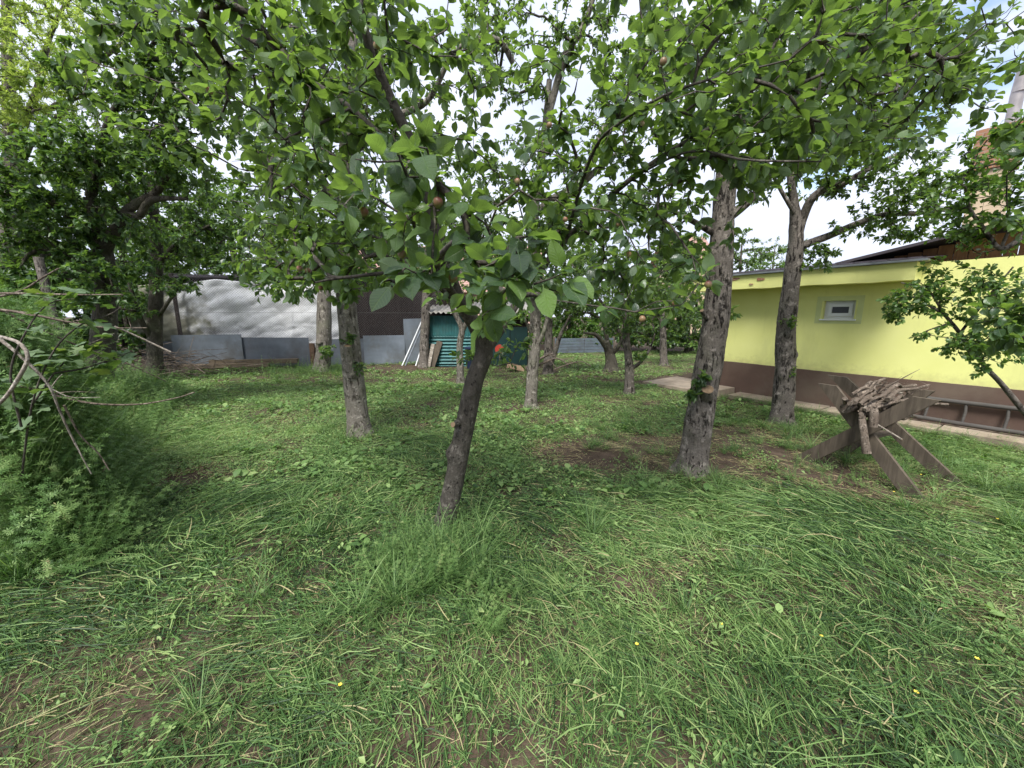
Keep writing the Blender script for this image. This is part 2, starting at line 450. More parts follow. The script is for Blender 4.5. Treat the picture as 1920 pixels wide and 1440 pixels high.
def make_tree(name, label, cat, base, trunk, limbs, blobs, kind='mid', mat='leaf_fine', bark='bark_grey', size=.07, per=10, nobj=0,
              tip=.0028, seed=1, group=None, sides=10, tints=(.15, .75), stubs=(), bumps=(), extra_tips=(), spread=.3, droop=.25, near=.62,
              rough=.07, twig='twig', step=.1, mult=1., low=None, grow=1.):
    rs = np.random.RandomState(seed)
    base = np.asarray(base, float).copy(); base[2] = float(hgt(base[0], base[1])) - .02
    root = thing(name, label, cat, base, group)
    S = Skel(rs)
    tp, tr = resample([p for p, _ in trunk], [r for _, r in trunk], .03 if sides > 14 else .12)
    tr = tr * (1 + .38 * np.exp(-np.clip(tp[:, 2] - base[2], 0, 9) / .07))
    S.line(list(tp), list(tr))
    mb = MB()
    mb.tube(tp - base, tr, sides, 0, rough=rough, seed=seed, bumps=bumps)
    mb.build('trunk', M[bark], root)
    for lm in limbs:
        lp, lr = resample([p for p, _ in lm], [r for _, r in lm], .06)
        S.line(list(lp), list(lr), S.near(lp[0]))
        lb = MB(); lb.tube(lp - base, lr, max(8, sides // 2), 0, rough=rough, seed=seed + len(S.P)); lb.build('limb', M[bark], root)
    nfix = len(S.chain)
    A = [ell(rs, b[0], np.asarray(b[1]) * (grow if b[2] > 9 else 1), max(1, int(b[2] * (mult if b[2] > 9 else 1)))) for b in blobs if b[2] > 0]
    if len(extra_tips): A.append(np.asarray(extra_tips))
    A = np.concatenate(A)
    d = np.linalg.norm(A - np.array((0, 0, CAM_H)), axis=1)
    A = A[(d > near) & (A[:, 2] > .3)]
    new = S.grow(A, step)
    rad = S.radii(tip); PP = np.array(S.P)
    tw = MB()
    for ch in S.chain[nfix:]:
        r = rad[ch].copy(); r[0] = min(r[0], r[1] * 1.25); r[-1] = tip * .6
        tw.tube(PP[ch] - base, r, 6 if r[0] > .014 else 4 if r[0] > .006 else 3, 0, cap=False)
    if len(tw.V): tag(tw.build('branches', M[twig], root), None, kind='stuff')
    # leaves: tufts at the shoot ends and along the young wood
    pos, dr, nm, tn = [], [], [], []
    for ch in new:
        P = PP[ch]; L_ = np.linalg.norm(np.diff(P, axis=0), axis=1)
        cum = np.cumsum(L_[::-1]); k = min(len(P) - 1, max(2, int(np.searchsorted(cum, spread + .1)) + 1))
        seg = P[-k - 1:] if k + 1 <= len(P) else P
        n = rs.poisson(per)
        if n == 0: continue
        f = rs.beta(1.1, .75, n)                          # towards the tip
        q = f * (len(seg) - 1); i = np.minimum(q.astype(int), len(seg) - 2); w = (q - i)[:, None]
        p = seg[i] * (1 - w) + seg[i + 1] * w
        ax = unit(seg[i + 1] - seg[i])
        g = rs.normal(0, 1, (n, 3)); g -= ax * np.sum(g * ax, 1, keepdims=True); g = unit(g)
        dd = unit(g + ax * (rs.uniform(.1, .9, (n, 1)) + (f[:, None] > .9) * .8) + np.array((0, 0, -droop)) * rs.uniform(-.6, 1.4, (n, 1)))
        pos.append(p + rs.normal(0, .006, (n, 3))); dr.append(dd)
        nm.append(np.array((0, 0, 1.)) + rs.normal(0, .45, (n, 3)) + ax * .3)
        lo_, hi_ = tints; t = np.where(rs.uniform(0, 1, n) < .52, lo_ + (hi_ - lo_) * rs.uniform(0, .35, n), lo_ + (hi_ - lo_) * rs.uniform(.55, 1, n)) + rs.normal(0, .08) + (f > .93) * .1
        tn.append(np.clip(t, 0, 1))
    if pos:
        pos, dr, nm, tn = np.concatenate(pos), np.concatenate(dr), np.concatenate(nm), np.concatenate(tn)
        keep = (np.linalg.norm(pos - np.array((0, 0, CAM_H)), axis=1) > near) & (pos[:, 2] > .12)
        pos, dr, nm, tn = pos[keep], dr[keep], nm[keep], tn[keep]
        N = len(pos); fr = leaf_frames(dr, nm); sz = size * rs.uniform(.6, 1.25, N); var = rs.randint(0, len(LEAF[kind]), N)
        rest = np.ones(N, bool)
        if nobj:
            px, py, f = project(pos); vis = (f > .3) & (px > 10) & (px < 1910) & (py > 5) & (py < 1430)
            area = np.where(vis, sz / np.maximum(f, .3), 0)
            for i in np.argsort(-area)[:nobj]:
                if area[i] <= 0: break
                o = bpy.data.objects.new('leaf', leaf_mesh(kind, var[i], int(np.argmin(np.abs(np.array(TINTS) - tn[i]))), mat)); C.objects.link(o)
                o.parent = root
                mw = Matrix(np.vstack([np.hstack([fr[i] * sz[i], (pos[i] - base)[:, None]]), [0, 0, 0, 1]]).tolist())
                o.matrix_local = mw
                rest[i] = False
        cm = MB(); r_ = np.where(rest)[0]
        merge_leaves(cm, low or kind, pos[r_] - base, fr[r_], sz[r_], tn[r_], var[r_] % len(LEAF[low or kind]))
        tag(cm.build('crown', M[mat], root), None, kind='stuff')
    for (p, q, r) in stubs:
        p, q = np.asarray(p, float), np.asarray(q, float)
        sp, sr = resample([p, (p + q) / 2 + (0, 0, -.01), q], [r * 1.3, r, r * .95], .03)
        sb = MB(); sb.tube(sp - base, sr, 12, 0, rough=.08, seed=5, capmat=1); sb.build('cut_stub', [M[bark], M['cutwood']], root)
    return root, base

def tp(*pts):        # (px, py, Y, radius) -> trunk polyline
    return [(at(a, b, y), r) for a, b, y, r in pts]
def bl(px, py, Y, rx, ry, rz, n): return (at(px, py, Y), (rx, ry, rz), n)

_apple = None
def apple_mesh():
    global _apple
    if _apple is None:
        mb = MB(); n = 9
        th = np.linspace(0, np.pi, n)[1:-1]
        P = np.stack([0 * th, 0 * th, .0115 * np.cos(th)], 1)[::-1]
        r = (.0108 * np.sin(th) * (1 + .12 * np.cos(th)))[::-1]
        mb.tube(P, r, 10, 0); mb.tube([(0, 0, -.0125), (0.001, 0, -.0165)], [.003, .0042], 6, 1)
        mb.tube([(0, 0, .009), (.001, .001, .02), (0, .003, .036)], [.001, .0009, .0012], 5, 1)
        _apple = mesh('apple', np.concatenate(mb.V), mb.F, [M['apple'], M['twig']])
    return _apple
def hang_apple(root, base, p, s, tilt):
    o = obj('apple', apple_mesh(), root); o.location = p - base + np.array((0, 0, -.036 * s)); o.scale = (s, s, s); o.rotation_euler = (tilt, tilt * .6, tilt * 3)
    return o
# ------------------------------------------------------------------ the setting: ground
def mat_ground():
    k = Nodes('garden_soil'); v = k.coords((1, 1, 1), 'Object')
    n1, n2, n3 = k.noise(v, .9, 5), k.noise(v, 7, 6), k.noise(v, 45, 5, .65)
    c = k.ramp(n2, [(.3, (.036, .025, .018)), (.55, (.078, .055, .040)), (.75, (.13, .094, .068))])
    c = k.mix(k.ramp(n1, [(.45, 0.), (.66, .35)]), c, (.04, .046, .018))
    c = k.mix(k.ramp(n3, [(.5, 0.), (.75, .5)]), c, (.13, .10, .062))
    return k.done(k.bsdf(c, .95, k.bump(k.math('ADD', n2, k.math('MULTIPLY', n3, .5)), .03, .9), spec=.15))
def axis_grid(a, b, fine, far):
    m = np.arange(a, b + 1e-6, fine); g = fine * 1.5; lo, hi = [a], [b]
    while hi[-1] < far: hi.append(hi[-1] + g); lo.append(lo[-1] - g); g *= 1.45
    return np.concatenate([lo[1:][::-1], m, hi[1:]])
gx, gy = axis_grid(-12, 10, .11, 260), axis_grid(-2, 15, .11, 260)
X, Y = np.meshgrid(gx, gy); Z = hgt(X, Y) * (np.hypot(X, Y - 6) < 40) + rng.normal(0, .004, X.shape)
nx, ny = len(gx), len(gy)
i = np.arange(ny - 1)[:, None] * nx; j = np.arange(nx - 1)[None]
GF = np.stack([i + j, i + j + 1, i + nx + j + 1, i + nx + j], -1).reshape(-1, 4)
tag(obj('ground', mesh('ground', np.stack([X, Y, Z], -1).reshape(-1, 3), [(GF, 0, True)], mat_ground())), 'bare brown orchard soil under the mown grass', kind='structure')

# ------------------------------------------------------------------ yellow house
HU = unit(np.array((.56, -.8285, 0))); HN = np.array((HU[1], -HU[0], 0))      # HN points out of the wall, towards the orchard
HC = np.array((4.36, 7.98, 0.))
house = thing('house', 'yellow rendered house with brown plinth and low boxed eave', 'house', HC, None, math.atan2(HU[1], HU[0]))
def hw(px, py, off=0.):                  # pixel -> house frame, on the plane 'off' metres in front of the wall
    p = on_plane(px, py, HC + HN * off, HN) - HC
    return np.array((np.dot(p, HU), -np.dot(p, HN), p[2]))
k = Nodes('yellow_render'); v = k.coords()
cy = k.mix(k.ramp(k.noise(v, 1.3, 6, .6), [(.3, 0.), (.75, 1.)]), (.70, .71, .25), (.77, .775, .31))
cy = k.mix(k.ramp(k.noise(k.coords((1, 1, .25)), 2.2, 6, .7), [(.52, 0.), (.78, .4)]), cy, (.47, .48, .20))
zz_ = k.n('SeparateXYZ', {0: v}).outputs[2]
cy = k.mix(k.ramp(k.math('ADD', k.math('MULTIPLY', zz_, .9), k.math('MULTIPLY', k.noise(v, 9, 6, .7), .55)), [(.72, .55), (1.0, 0.)]), cy, (.36, .33, .15))
M['yellow'] = k.done(k.bsdf(cy, .92, k.bump(k.noise(v, 160, 4, .7), .006, .8), spec=.15))
M['yellow_pale'] = mat_plain('pale_green_band', (.58, .62, .28), .92, .12, 3, .003, 160)
M['brown_plinth'] = mat_plain('brown_plinth_paint', (.105, .066, .050), .85, .16, 2.2, .005, 150, dirt=(.15, .115, .085))
M['white_pvc'] = mat_plain('white_plastic', (.72, .73, .74), .4, .05)
M['dark_glass'] = mat_plain('frosted_dark_glass', (.022, .026, .028), .22, .3, 20, spec=.6)
M['concrete'] = mat_plain('concrete', (.30, .245, .185), .92, .3, 5, .01, 60, dirt=(.17, .13, .09))
M['roof_metal'] = mat_plain('dark_roof_sheet', (.075, .065, .072), .5, .25, 4, metal=.3)
M['flash'] = mat_plain('grey_flashing', (.27, .29, .31), .4, .3, 6, metal=.5)
M['plank_brown'] = mat_wood('brown_plank', (.23, .125, .06), (.14, .07, .036), (.06, .035, .02))
M['brick'] = None
k = Nodes('brick'); b = k.n('TexBrick', {'Vector': k.n('Mapping', {'Vector': k.n('TexCoord').outputs['Object'], 'Rotation': (R(90), 0, 0)}).outputs[0], 'Color1': (.33, .15, .085, 1), 'Color2': (.42, .22, .13, 1), 'Mortar': (.38, .33, .27, 1), 'Scale': 4.2, 'Mortar Size': .02})
M['brick'] = k.done(k.bsdf(k.mix(k.math('MULTIPLY', k.noise(k.coords(), 9, 5), .6), b.outputs[0], (.2, .1, .06)), .92, k.bump(b.outputs[1], -.01, .7)))
M['cream'] = mat_plain('cream_plaster', (.55, .43, .29), .9, .2, 4, .006, 80)
M['flue'] = mat_plain('galvanised_flue', (.42, .38, .36), .35, .25, 5, metal=.6)

LW = 10.5; ZP = hw(1353, 677)[2]; W0 = hw(1541, 598); W1 = hw(1606, 563)
wx0, wx1, wz0, wz1 = W0[0], W1[0], W0[2], W1[2]
EB, ET = hw(1370, 543, .36)[2], hw(1370, 518, .36)[2]
UX = hw(1712, 540, .36)[0]; ZT2 = hw(1800, 488)[2]
def wall_with_hole(x0, x1, z0, z1, hx0, hx1, hz0, hz1, y, dep):
    xs, zs = [x0, hx0, hx1, x1], [z0, hz0, hz1, z1]
    V = [(a, y, b) for b in zs for a in xs]
    F = [(r * 4 + c, r * 4 + c + 1, r * 4 + 5 + c, r * 4 + 4 + c) for r in range(3) for c in range(3) if not (r == 1 and c == 1)]
    n = len(V); q = [5, 6, 10, 9]
    V += [(V[i][0], y + dep, V[i][2]) for i in q]
    F += [(q[i], q[(i + 1) % 4], n + (i + 1) % 4, n + i) for i in range(4)]
    return np.array(V), np.array(F)
mb = MB(); V, F = wall_with_hole(0, UX, ZP - .05, ET - .02, wx0, wx1, wz0, wz1, 0, .14); mb.add(V, F, 0, False)
mb.box((UX, 0, ZP - .05), (LW, .3, ZT2)); mb.add([(0, 0, ZP), (0, 5, ZP), (0, 5, ET), (0, 0, ET)], [[0, 1, 2, 3]], 0, False)
mb.add([(wx0 - .1, .16, wz0 - .1), (wx1 + .1, .16, wz0 - .1), (wx1 + .1, .16, wz1 + .1), (wx0 - .1, .16, wz1 + .1)], [[0, 1, 2, 3]], 0, False)
mb.build('wall', M['yellow'], house)
mb = MB(); n_ = 220; xs = np.linspace(-.012, LW, n_); zt_ = ZP + np.cumsum(rng.normal(0, .0012, n_)) * .6 + .003 * np.sin(xs * 3.3); zt_ -= (zt_ - ZP).mean()
mb.add(np.stack([np.stack([xs, xs * 0 - .014, xs * 0 - .1], 1), np.stack([xs, xs * 0 - .014, zt_], 1), np.stack([xs, xs * 0 + .002, zt_ + .004], 1)], 1).reshape(-1, 3), [np.concatenate([np.stack([np.arange(n_ - 1) * 3 + q, np.arange(1, n_) * 3 + q, np.arange(1, n_) * 3 + q + 1, np.arange(n_ - 1) * 3 + q + 1], 1) for q in (0, 1)])], 0, False)
mb.add([(-.013, -.013, 0), (-.013, 5, 0), (-.013, 5, ZP), (-.013, -.013, ZP)], [[0, 1, 2, 3]], 0, False)
mb.build('plinth', M['brown_plinth'], house)
# boxed eave, slightly sloping face
def eave(x0, x1):
    sec = [(-.36, EB), (-.372, ET), (.02, ET - .012), (.02, EB + .02), (-.33, EB - .012)]
    n = 60; xs = np.linspace(x0, x1, n)
    V = np.array([[(x, a, b + .004 * math.sin(x * 5.1) + .003 * math.sin(x * 13)) for a, b in sec] for x in xs])
    i = np.arange(n - 1)[:, None] * 5; j = np.arange(5)[None]; kk = (j + 1) % 5
    F = np.stack([i + j, i + 5 + j, i + 5 + kk, i + kk], -1).reshape(-1, 4)
    m = MB(); m.add(V.reshape(-1, 3), [F, np.array([[0, 1, 2, 3, 4]]), np.array([[4, 3, 2, 1, 0]]) + 5 * (n - 1)], 0, False); return m
ev = eave(-.5, UX).build('eave', M['yellow'], house)
for px, py in ((1380, 523), (1425, 523), (1409, 533)):        # broken render on the eave, bricks showing
    p = hw(px, py, .372); m = MB(); a = np.arange(9) * 2 * np.pi / 9
    r = rng.uniform(.55, 1.1, 9) * (.055 if py < 530 else .03)
    m.add(np.stack([p[0] + r * np.cos(a) * 1.5, np.full(9, -.376) , p[2] + r * np.sin(a) * .6], 1), np.arange(9)[None], 0, False)
    m.build('broken_render_patch', M['brick'], ev)
m = MB(); m.box((-.56, -.41, ET + .012), (UX + .1, .1, ET + .03)); m.box((-.56, -.415, ET + .002), (UX + .1, -.405, ET + .03)); m.build('flashing', M['flash'], house)
# lean-to roof sheet rising inwards
m = MB(); m.add([(-.5, -.38, ET + .045), (UX + .1, -.38, ET + .045), (UX + .1, 2.6, ET + .36), (-.5, 2.6, ET + .36), (-.5, -.38, ET + .033), (UX + .1, -.38, ET + .033), (UX + .1, 2.6, ET + .33), (-.5, 2.6, ET + .33)], BOXF, 0, False)
for x in np.arange(-.4, UX, .2): m.bar((x, -.2, ET + .07), (x, 2.58, ET + .367), .03, .02)
m.build('roof', M['roof_metal'], house)
# taller part with plank gable
g0, g1 = hw(1592, 497, -.8), hw(1742, 462, -.8)
gr_ = hw(1840, 430, -.8)
m = MB(); sl = (g1[2] - g0[2]) / (g1[0] - g0[0]); xr = g1[0] + 3.2
for x, off in ((g0[0] - .1, 0),):
    za, zb = g0[2] - .02, g0[2] + sl * (xr - x)
    m.add([(x, .45, za), (xr, .45, zb), (xr, 3.2, zb), (x, 3.2, za), (x, .45, za + .045), (xr, .45, zb + .045), (xr, 3.2, zb + .045), (x, 3.2, za + .045)], BOXF, 0, False)
rf = m.build('gable_roof', M['roof_metal'], house)
x = g0[0] + .3
while x < LW:
    z1_ = g0[2] + sl * (min(x, xr) - g0[0]) - .03; z0_ = ET + .06
    w_ = rng.uniform(.13, .17)
    if z1_ > z0_ + .03:
        m = MB(); d_ = rng.uniform(.78, .8); m.box((x, d_, z0_), (x + w_ - .008, d_ + .025, z1_)); m.build('plank', M['plank_brown'], house)
    x += w_
m = MB(); m.box((UX - .05, .83, ET), (LW, 3, ET + .1)); m.build('backing_wall', M['plank_brown'], house)
# chimney on the ridge behind
c0, c1 = hw(1838, 245, -2.4), hw(1905, 300, -2.4)
ch = MB(); ch.box((c0[0], 2.4, 2.4), (c0[0] + .42, 2.85, c1[2] - .05), 1); ch.box((c0[0] - .04, 2.36, c1[2] - .05), (c0[0] + .46, 2.89, c0[2]), 0, 0); 
cho = ch.build('chimney', [M['brick'], M['cream']], house)
m = MB(); f0 = c0[0] + .3
m.tube([(f0, 2.6, c0[2] - .1), (f0, 2.6, c0[2] + .45), (f0 + .02, 2.6, c0[2] + .8)], [.08, .08, .08], 16, 0); m.tube([(f0 + .02, 2.6, c0[2] + .5), (f0 + .02, 2.6, c0[2] + .56)], .095, 16, 0)
m.tube([(f0 + .02, 2.6, c0[2] + .85), (f0 + .02, 2.6, c0[2] + .93)], [.13, .03], 16, 0); m.build('flue_pipe', M['flue'], cho)
# small window
win = MB(); bw = .10
def ring(m, x0, x1, z0, z1, t, y0, y1, mat=0):
    m.box((x0, y0, z0), (x1, y1, z0 + t), mat); m.box((x0, y0, z1 - t), (x1, y1, z1), mat)
    m.box((x0, y0, z0 + t), (x0 + t, y1, z1 - t), mat); m.box((x1 - t, y0, z0 + t), (x1, y1, z1 - t), mat)
m = MB(); ring(m, wx0 - bw, wx1 + bw, wz0 - bw * .75, wz1 + bw * .75, bw * .75, -.004, .001); 
m.build('window_band', M['yellow_pale'], house)
m = MB(); ring(m, wx0, wx1, wz0, wz1, .045, .085, .139); wo = m.build('window', M['white_pvc'], house)
m = MB(); ring(m, wx0 + .047, wx1 - .047, wz0 + .047, wz1 - .047, .05, .07, .12); m.build('sash', M['white_pvc'], wo)
m = MB(); m.box((wx0 + .09, .095, wz0 + .09), (wx1 - .09, .105, wz1 - .09)); m.build('pane', M['dark_glass'], wo)
m = MB(); m.box((wx0 - .03, -.03, wz0 - .022), (wx1 + .03, .085, wz0 - .002)); m.build('sill', M['white_pvc'], wo)
# concrete apron: individual cast slabs
apron = thing('apron', None, None, HC, None, math.atan2(HU[1], HU[0])); del_ = [apron.pop(k_, None) for k_ in ('label', 'category')]
apron.name = 'path'; tag(apron, 'narrow concrete apron along the foot of the yellow house', kind='structure')
x = .45
while x < LW:
    l_ = rng.uniform(1.1, 1.5); m = MB(); dz = rng.uniform(-.008, .008)
    m.box((x, -.5 + rng.uniform(-.02, .02), -.1), (x + l_ - .012, -.016, .075 + dz), 0, .006); m.build('slab', M['concrete'], apron); x += l_
for nm_, (xa, xb, ya, yb, zt) in {'a': (-.25, .36, -.62, -.02, .15), 'b': (-1.5, -.35, -.55, .8, .06)}.items():
    m = MB(); m.box((xa, ya, -.1), (xb, yb, zt), 0, .012); m.build('step', M['concrete'], apron)

# ladder lying on edge along the plinth
lad = thing('ladder', 'grey weathered wooden ladder lying on edge against the brown plinth', 'ladder', HC, None, math.atan2(HU[1], HU[0]))
l0 = hw(1697, 755, .1); l1 = hw(1692, 797, .14)
M['ladder'] = mat_wood('weathered_grey_wood', (.10, .094, .086), (.06, .055, .05), axis='X')
zl, zu = .16, max(.42, min(.6, l0[2])); 
for z_, y_ in ((zl - .03, -.10), (zu, -.06)):
    m = MB(); xs = np.linspace(l0[0], LW - 3, 30); m.tube(np.stack([xs, y_ + .006 * np.sin(xs * 3), z_ + .006 * np.sin(xs * 2.1 + y_ * 30)], 1), .03, 8, 0, rough=.05); m.build('rail', M['ladder'], lad)
for x in np.arange(l0[0] + .22, LW - 3, .36):
    m = MB(); m.tube([(x, -.10, zl - .03), (x + .01, -.08, (zl + zu) / 2), (x, -.06, zu)], .017, 7, 0); m.build('rung', M['ladder'], lad)

# ------------------------------------------------------------------ sawbuck with cut branches
M['greywood'] = mat_wood('weathered_plank', (.15, .122, .092), (.07, .056, .043), (.04, .032, .024), axis='Z')
fl, fr_ = gr(1497, 864), gr(1722, 936)
su = unit(fr_ - fl); sn = np.array((-su[1], su[0], 0)); sn = sn if sn[1] > 0 else -sn
saw = thing('sawbuck', 'weathered plank sawbuck of two crossed pairs heaped with cut branches', 'sawbuck', fl)
def sp_(px, py, off): return on_plane(px, py, fl + sn * off, sn)
m_ = [('leg', (1494, 866), (1738, 746), 0., .15), ('leg', (1727, 940), (1552, 722), .045, .15)]
tA, tB = sp_(1738, 747, 0.), sp_(1552, 721, .045)
def slant(m, p, q, w, t, nrm):
    """plank from p to q, wide in the frame plane, ends cut level"""
    d = unit(q - p); x = unit(np.cross(nrm, d)); V = []
    hz = np.array((su[0], su[1], 0)) * (w / max(.35, abs(np.dot(x, su)))) * .5
    for c, e in ((p, hz * 1.0), (q, hz)):
        for a, b in ((-1, -1), (1, -1), (1, 1), (-1, 1)): V.append(c + e * a + nrm * (b * t / 2))
    m.add(np.array(V) - fl, BOXF, 0, False); return m
LS = .72
for off, ext in ((0., 0), (LS, 1)):
    a0, a1 = fl + sn * off, tA + sn * off
    b0, b1 = fr_ + sn * (off + .04), tB + sn * (off)
    if ext: a1 = sp_(1733, 731, off); b1 = sp_(1570, 705, off + .04)
    for p, q, o_ in ((a0, a1, -.0), (b0, b1, .035)):
        p = p.copy(); p[2] = float(hgt(p[0], p[1])) - .05
        slant(MB(), p, q, .125, .035, sn).build('leg', M['greywood'], saw)
for off in (-.03, LS - .03):                          # second plank nailed on the falling leg, and a short brace
    p, q = fr_ + sn * (off + .10) + su * .02, tB + sn * (off + .1) + su * .1 + np.array((0, 0, -.05)); p = p * .62 + q * .38 if off < 0 else p
    if off > 0: continue
bx0 = fl + sn * .03 + su * .42 + np.array((0, 0, .36)); bx1 = bx0 + sn * (LS - .02)
MB().bar(bx0 - fl, bx1 - fl, .09, .03).build('brace', M['greywood'], saw)

def stick(name, label, cat, group, P, r0, r1, mat='deadwood', sides=9, twigs=0, seed=0, cut=True, wob=.25):
    rs = np.random.RandomState(seed + 11)
    P = np.asarray(P, float); base = P[0].copy()
    root = thing(name, label, cat, base, group)
    p, r = resample(P - base, np.linspace(r0, r1, len(P)), max(.03, r0))
    p = p + np.cumsum(rs.normal(0, r0 * wob * .3, p.shape), 0) * np.linspace(0, 1, len(p))[:, None]
    m = MB(); m.tube(p, r, sides, 0, rough=.1, seed=seed, capmat=1 if cut else 0); m.build('stem', [M[mat], M['cutwood']], root)
    for t in range(twigs):
        i = rs.randint(len(p) // 4, len(p) - 1); d = unit(rs.normal(0, 1, 3) + unit(p[-1] - p[0]) * 1.2); l_ = rs.uniform(4, 14) * r0 + .05
        q = [p[i], p[i] + d * l_ * .5 + rs.normal(0, l_ * .08, 3), p[i] + d * l_ + rs.normal(0, l_ * .15, 3)]
        qp, qr = resample(q, [r[i] * .5, r[i] * .35, .0015], .03); m = MB(); m.tube(qp, qr, 5, 0, cap=False); m.build('twig', M[mat], root)
    return root
cx0 = fl + su * .51; top = .72
rs = np.random.RandomState(21)
GS = 'cut branches heaped on the sawbuck'
hp = lambda a, b, z: fl + su * a + sn * b + np.array((0, 0, z))
stick('cut_branch', 'thick cut branch with pale sawn end facing out of the sawbuck heap', 'branch', GS, [hp(.40, -.10, .70), hp(.42, .25, .72), hp(.47, .6, .73)], .05, .042, seed=1)
stick('cut_branch', 'crooked branch hanging down out of the front of the sawbuck', 'branch', GS, [sp_(1625, 850, -.17), sp_(1620, 815, -.17), sp_(1617, 785, -.12), sp_(1622, 752, .05), sp_(1640, 742, .35)], .034, .022, seed=2, twigs=2)
stick('cut_branch', 'thick bent branch arching over the middle of the sawbuck heap', 'branch', GS, [sp_(1637, 800, -.10), sp_(1638, 772, -.10), sp_(1634, 758, -.02), sp_(1655, 748, .3), sp_(1670, 735, .6)], .036, .026, seed=3)
stick('cut_branch', 'bare whitish stick poking out low on the sawbuck heap', 'branch', GS, [sp_(1640, 793, -.08), sp_(1665, 808, -.12), sp_(1692, 824, -.15)], .008, .007, mat='deadpale', seed=4)
for t in range(34):
    a = float(np.clip(.54 + rs.normal(0, .09), .4, .7)); b = rs.uniform(-.2, .16); z = .60 + abs(a - .51) * .7 + rs.uniform(0, .19); L_ = rs.uniform(.35, .68)
    da = rs.normal(0, .08); z2 = z + rs.normal(.02, .08)
    stick('cut_branch', 'grey-brown crooked cut stick lying in the heap on the sawbuck', 'branch', GS,
          [hp(a, b, z), hp(a + da * .3 + rs.normal(0, .05), b + L_ * .33, z + rs.normal(.02, .04)), hp(a + da * .6 + rs.normal(0, .04), b + L_ * .7, z2 + rs.normal(0, .03)), hp(a + da, b + L_, z2)],
          rs.uniform(.008, .023), rs.uniform(.006, .014), seed=30 + t, twigs=rs.randint(0, 2), wob=.12, mat='deadwood' if t % 7 else 'deadpale')
for t in range(4):
    b = rs.uniform(.1, .5); a = .5 + rs.normal(0, .14)
    stick('cut_branch', 'thin wiry twig sticking up out of the sawbuck heap', 'branch', GS, [hp(a, b, .74), hp(a + .05, b + .05, .84), hp(a + rs.normal(.08, .08), b + .1, .93), hp(a + rs.normal(.15, .1), b + .1, .92 + rs.normal(0, .03))], .005, .0015, seed=60 + t, twigs=2, sides=5)

# ------------------------------------------------------------------ back fence, sheds, tarpaulin
FA, FB = np.array((-10.4, 11.5, 0)), np.array((-3.2, 12.75, 0))
fu = unit(FB - FA); fn = np.array((fu[1], -fu[0], 0))
def fp(px, py, off=0.): return on_plane(px, py, FA + fn * off, fn)
M['sheet'] = mat_plain('galvanised_sheet', (.155, .175, .205), .55, .22, 2.5, .004, 12, metal=.35, dirt=(.10, .095, .09))
M['sheet2'] = mat_plain('galvanised_sheet_light', (.22, .25, .285), .5, .22, 2.5, .004, 12, metal=.35, dirt=(.13, .12, .10))
M['tarp'] = None
k = Nodes('tarpaulin'); v = k.coords()
ct = k.mix(k.ramp(k.n('SeparateXYZ', {0: v}).outputs[0], [(0, 1.), (1, 1.)]), (.80, .80, .81), (.80, .80, .81))
att = k.n('Attribute', attribute_name='tint').outputs['Fac']
nn = k.noise(v, 2.6, 7, .65)
ct = k.mix(k.ramp(k.math('ADD', att, k.math('MULTIPLY', k.math('SUBTRACT', nn, .5), 1.3)), [(.38, 0.), (.68, 1.)]), ct, k.mix(k.noise(v, 9, 5), (.16, .16, .11), (.33, .32, .24)))
M['tarp'] = k.done(k.bsdf(ct, .6, k.bump(k.noise(v, 9, 6, .6), .010, .8), spec=.3))
M['wire'] = mat_plain('fence_wire', (.16, .15, .15), .5, .2, 9, metal=.5)
M['dark_boards'] = mat_wood('dark_shed_boards', (.045, .032, .027), (.025, .018, .016), (.015, .012, .01))
M['teal'] = mat_plain('teal_sheet', (.03, .125, .125), .45, .3, 5, metal=.15, dirt=(.05, .10, .095))
M['teal_d'] = mat_plain('dark_teal_door', (.008, .032, .030), .5, .3, 5)
M['fibre'] = mat_plain('fibre_cement', (.27, .255, .23), .9, .35, 5, .01, 50, dirt=(.12, .11, .08))
M['beam'] = mat_wood('old_beam', (.22, .175, .12), (.13, .10, .07), axis='X')
M['rusty'] = mat_plain('rusty_post', (.14, .085, .055), .8, .5, 10)
def sheet(label, x0, x1, yt, off, matn, seed, bot=None):
    p, q = fp(x0, yt, off), fp(x1, yt, off); h = (p[2] + q[2]) / 2
    rs = np.random.RandomState(seed); n = 14; L_ = np.linalg.norm((q - p)[:2]); m = MB(); mm = 8
    xs = np.linspace(0, L_, n); zs = np.linspace(-.05, h, mm); Xg, Zg = np.meshgrid(xs, zs)
    Yg = .012 * np.sin(Xg * 3 + seed) * np.sin(Zg * 5 + seed * 2) + .008 * np.sin(Xg * 8 + Zg * 4) + .03 * (Zg / h) * rs.uniform(-1, 1)
    Zg = Zg + (Zg > 0) * (Xg / L_) * rs.uniform(-.03, .03)
    F = (np.arange(mm - 1)[:, None] * n + np.arange(n - 1)[None]).ravel()
    F = np.stack([F, F + 1, F + n + 1, F + n], 1)
    a = np.stack([Xg, Yg, Zg], -1).reshape(-1, 3); b_ = a + (0, .008, 0)
    m.add(np.vstack([a, b_]), [F, F[:, ::-1] + n * mm], 0, True)
    o = m.build('sheet_metal_panel', M[matn]); o.location = (p[0], p[1], 0); o.rotation_euler = (0, 0, math.atan2(fu[1], fu[0]))
    return tag(o, label, 'metal panel', 'sheet metal panels along the back fence')
sheet('dark sheet metal panel nearest the brush heap in the back fence', 262, 328, 640, .02, 'sheet', 9)
sheet('dented blue-grey sheet metal panel with pale patches under the mouldy tarpaulin', 320, 452, 628, .05, 'sheet2', 1)
sheet('plain dark slate sheet metal panel above the timber beams end', 449, 578, 632, .0, 'sheet', 2)
sheet('sheet metal panel mostly hidden behind the pale trunks', 596, 684, 636, .02, 'sheet', 3)
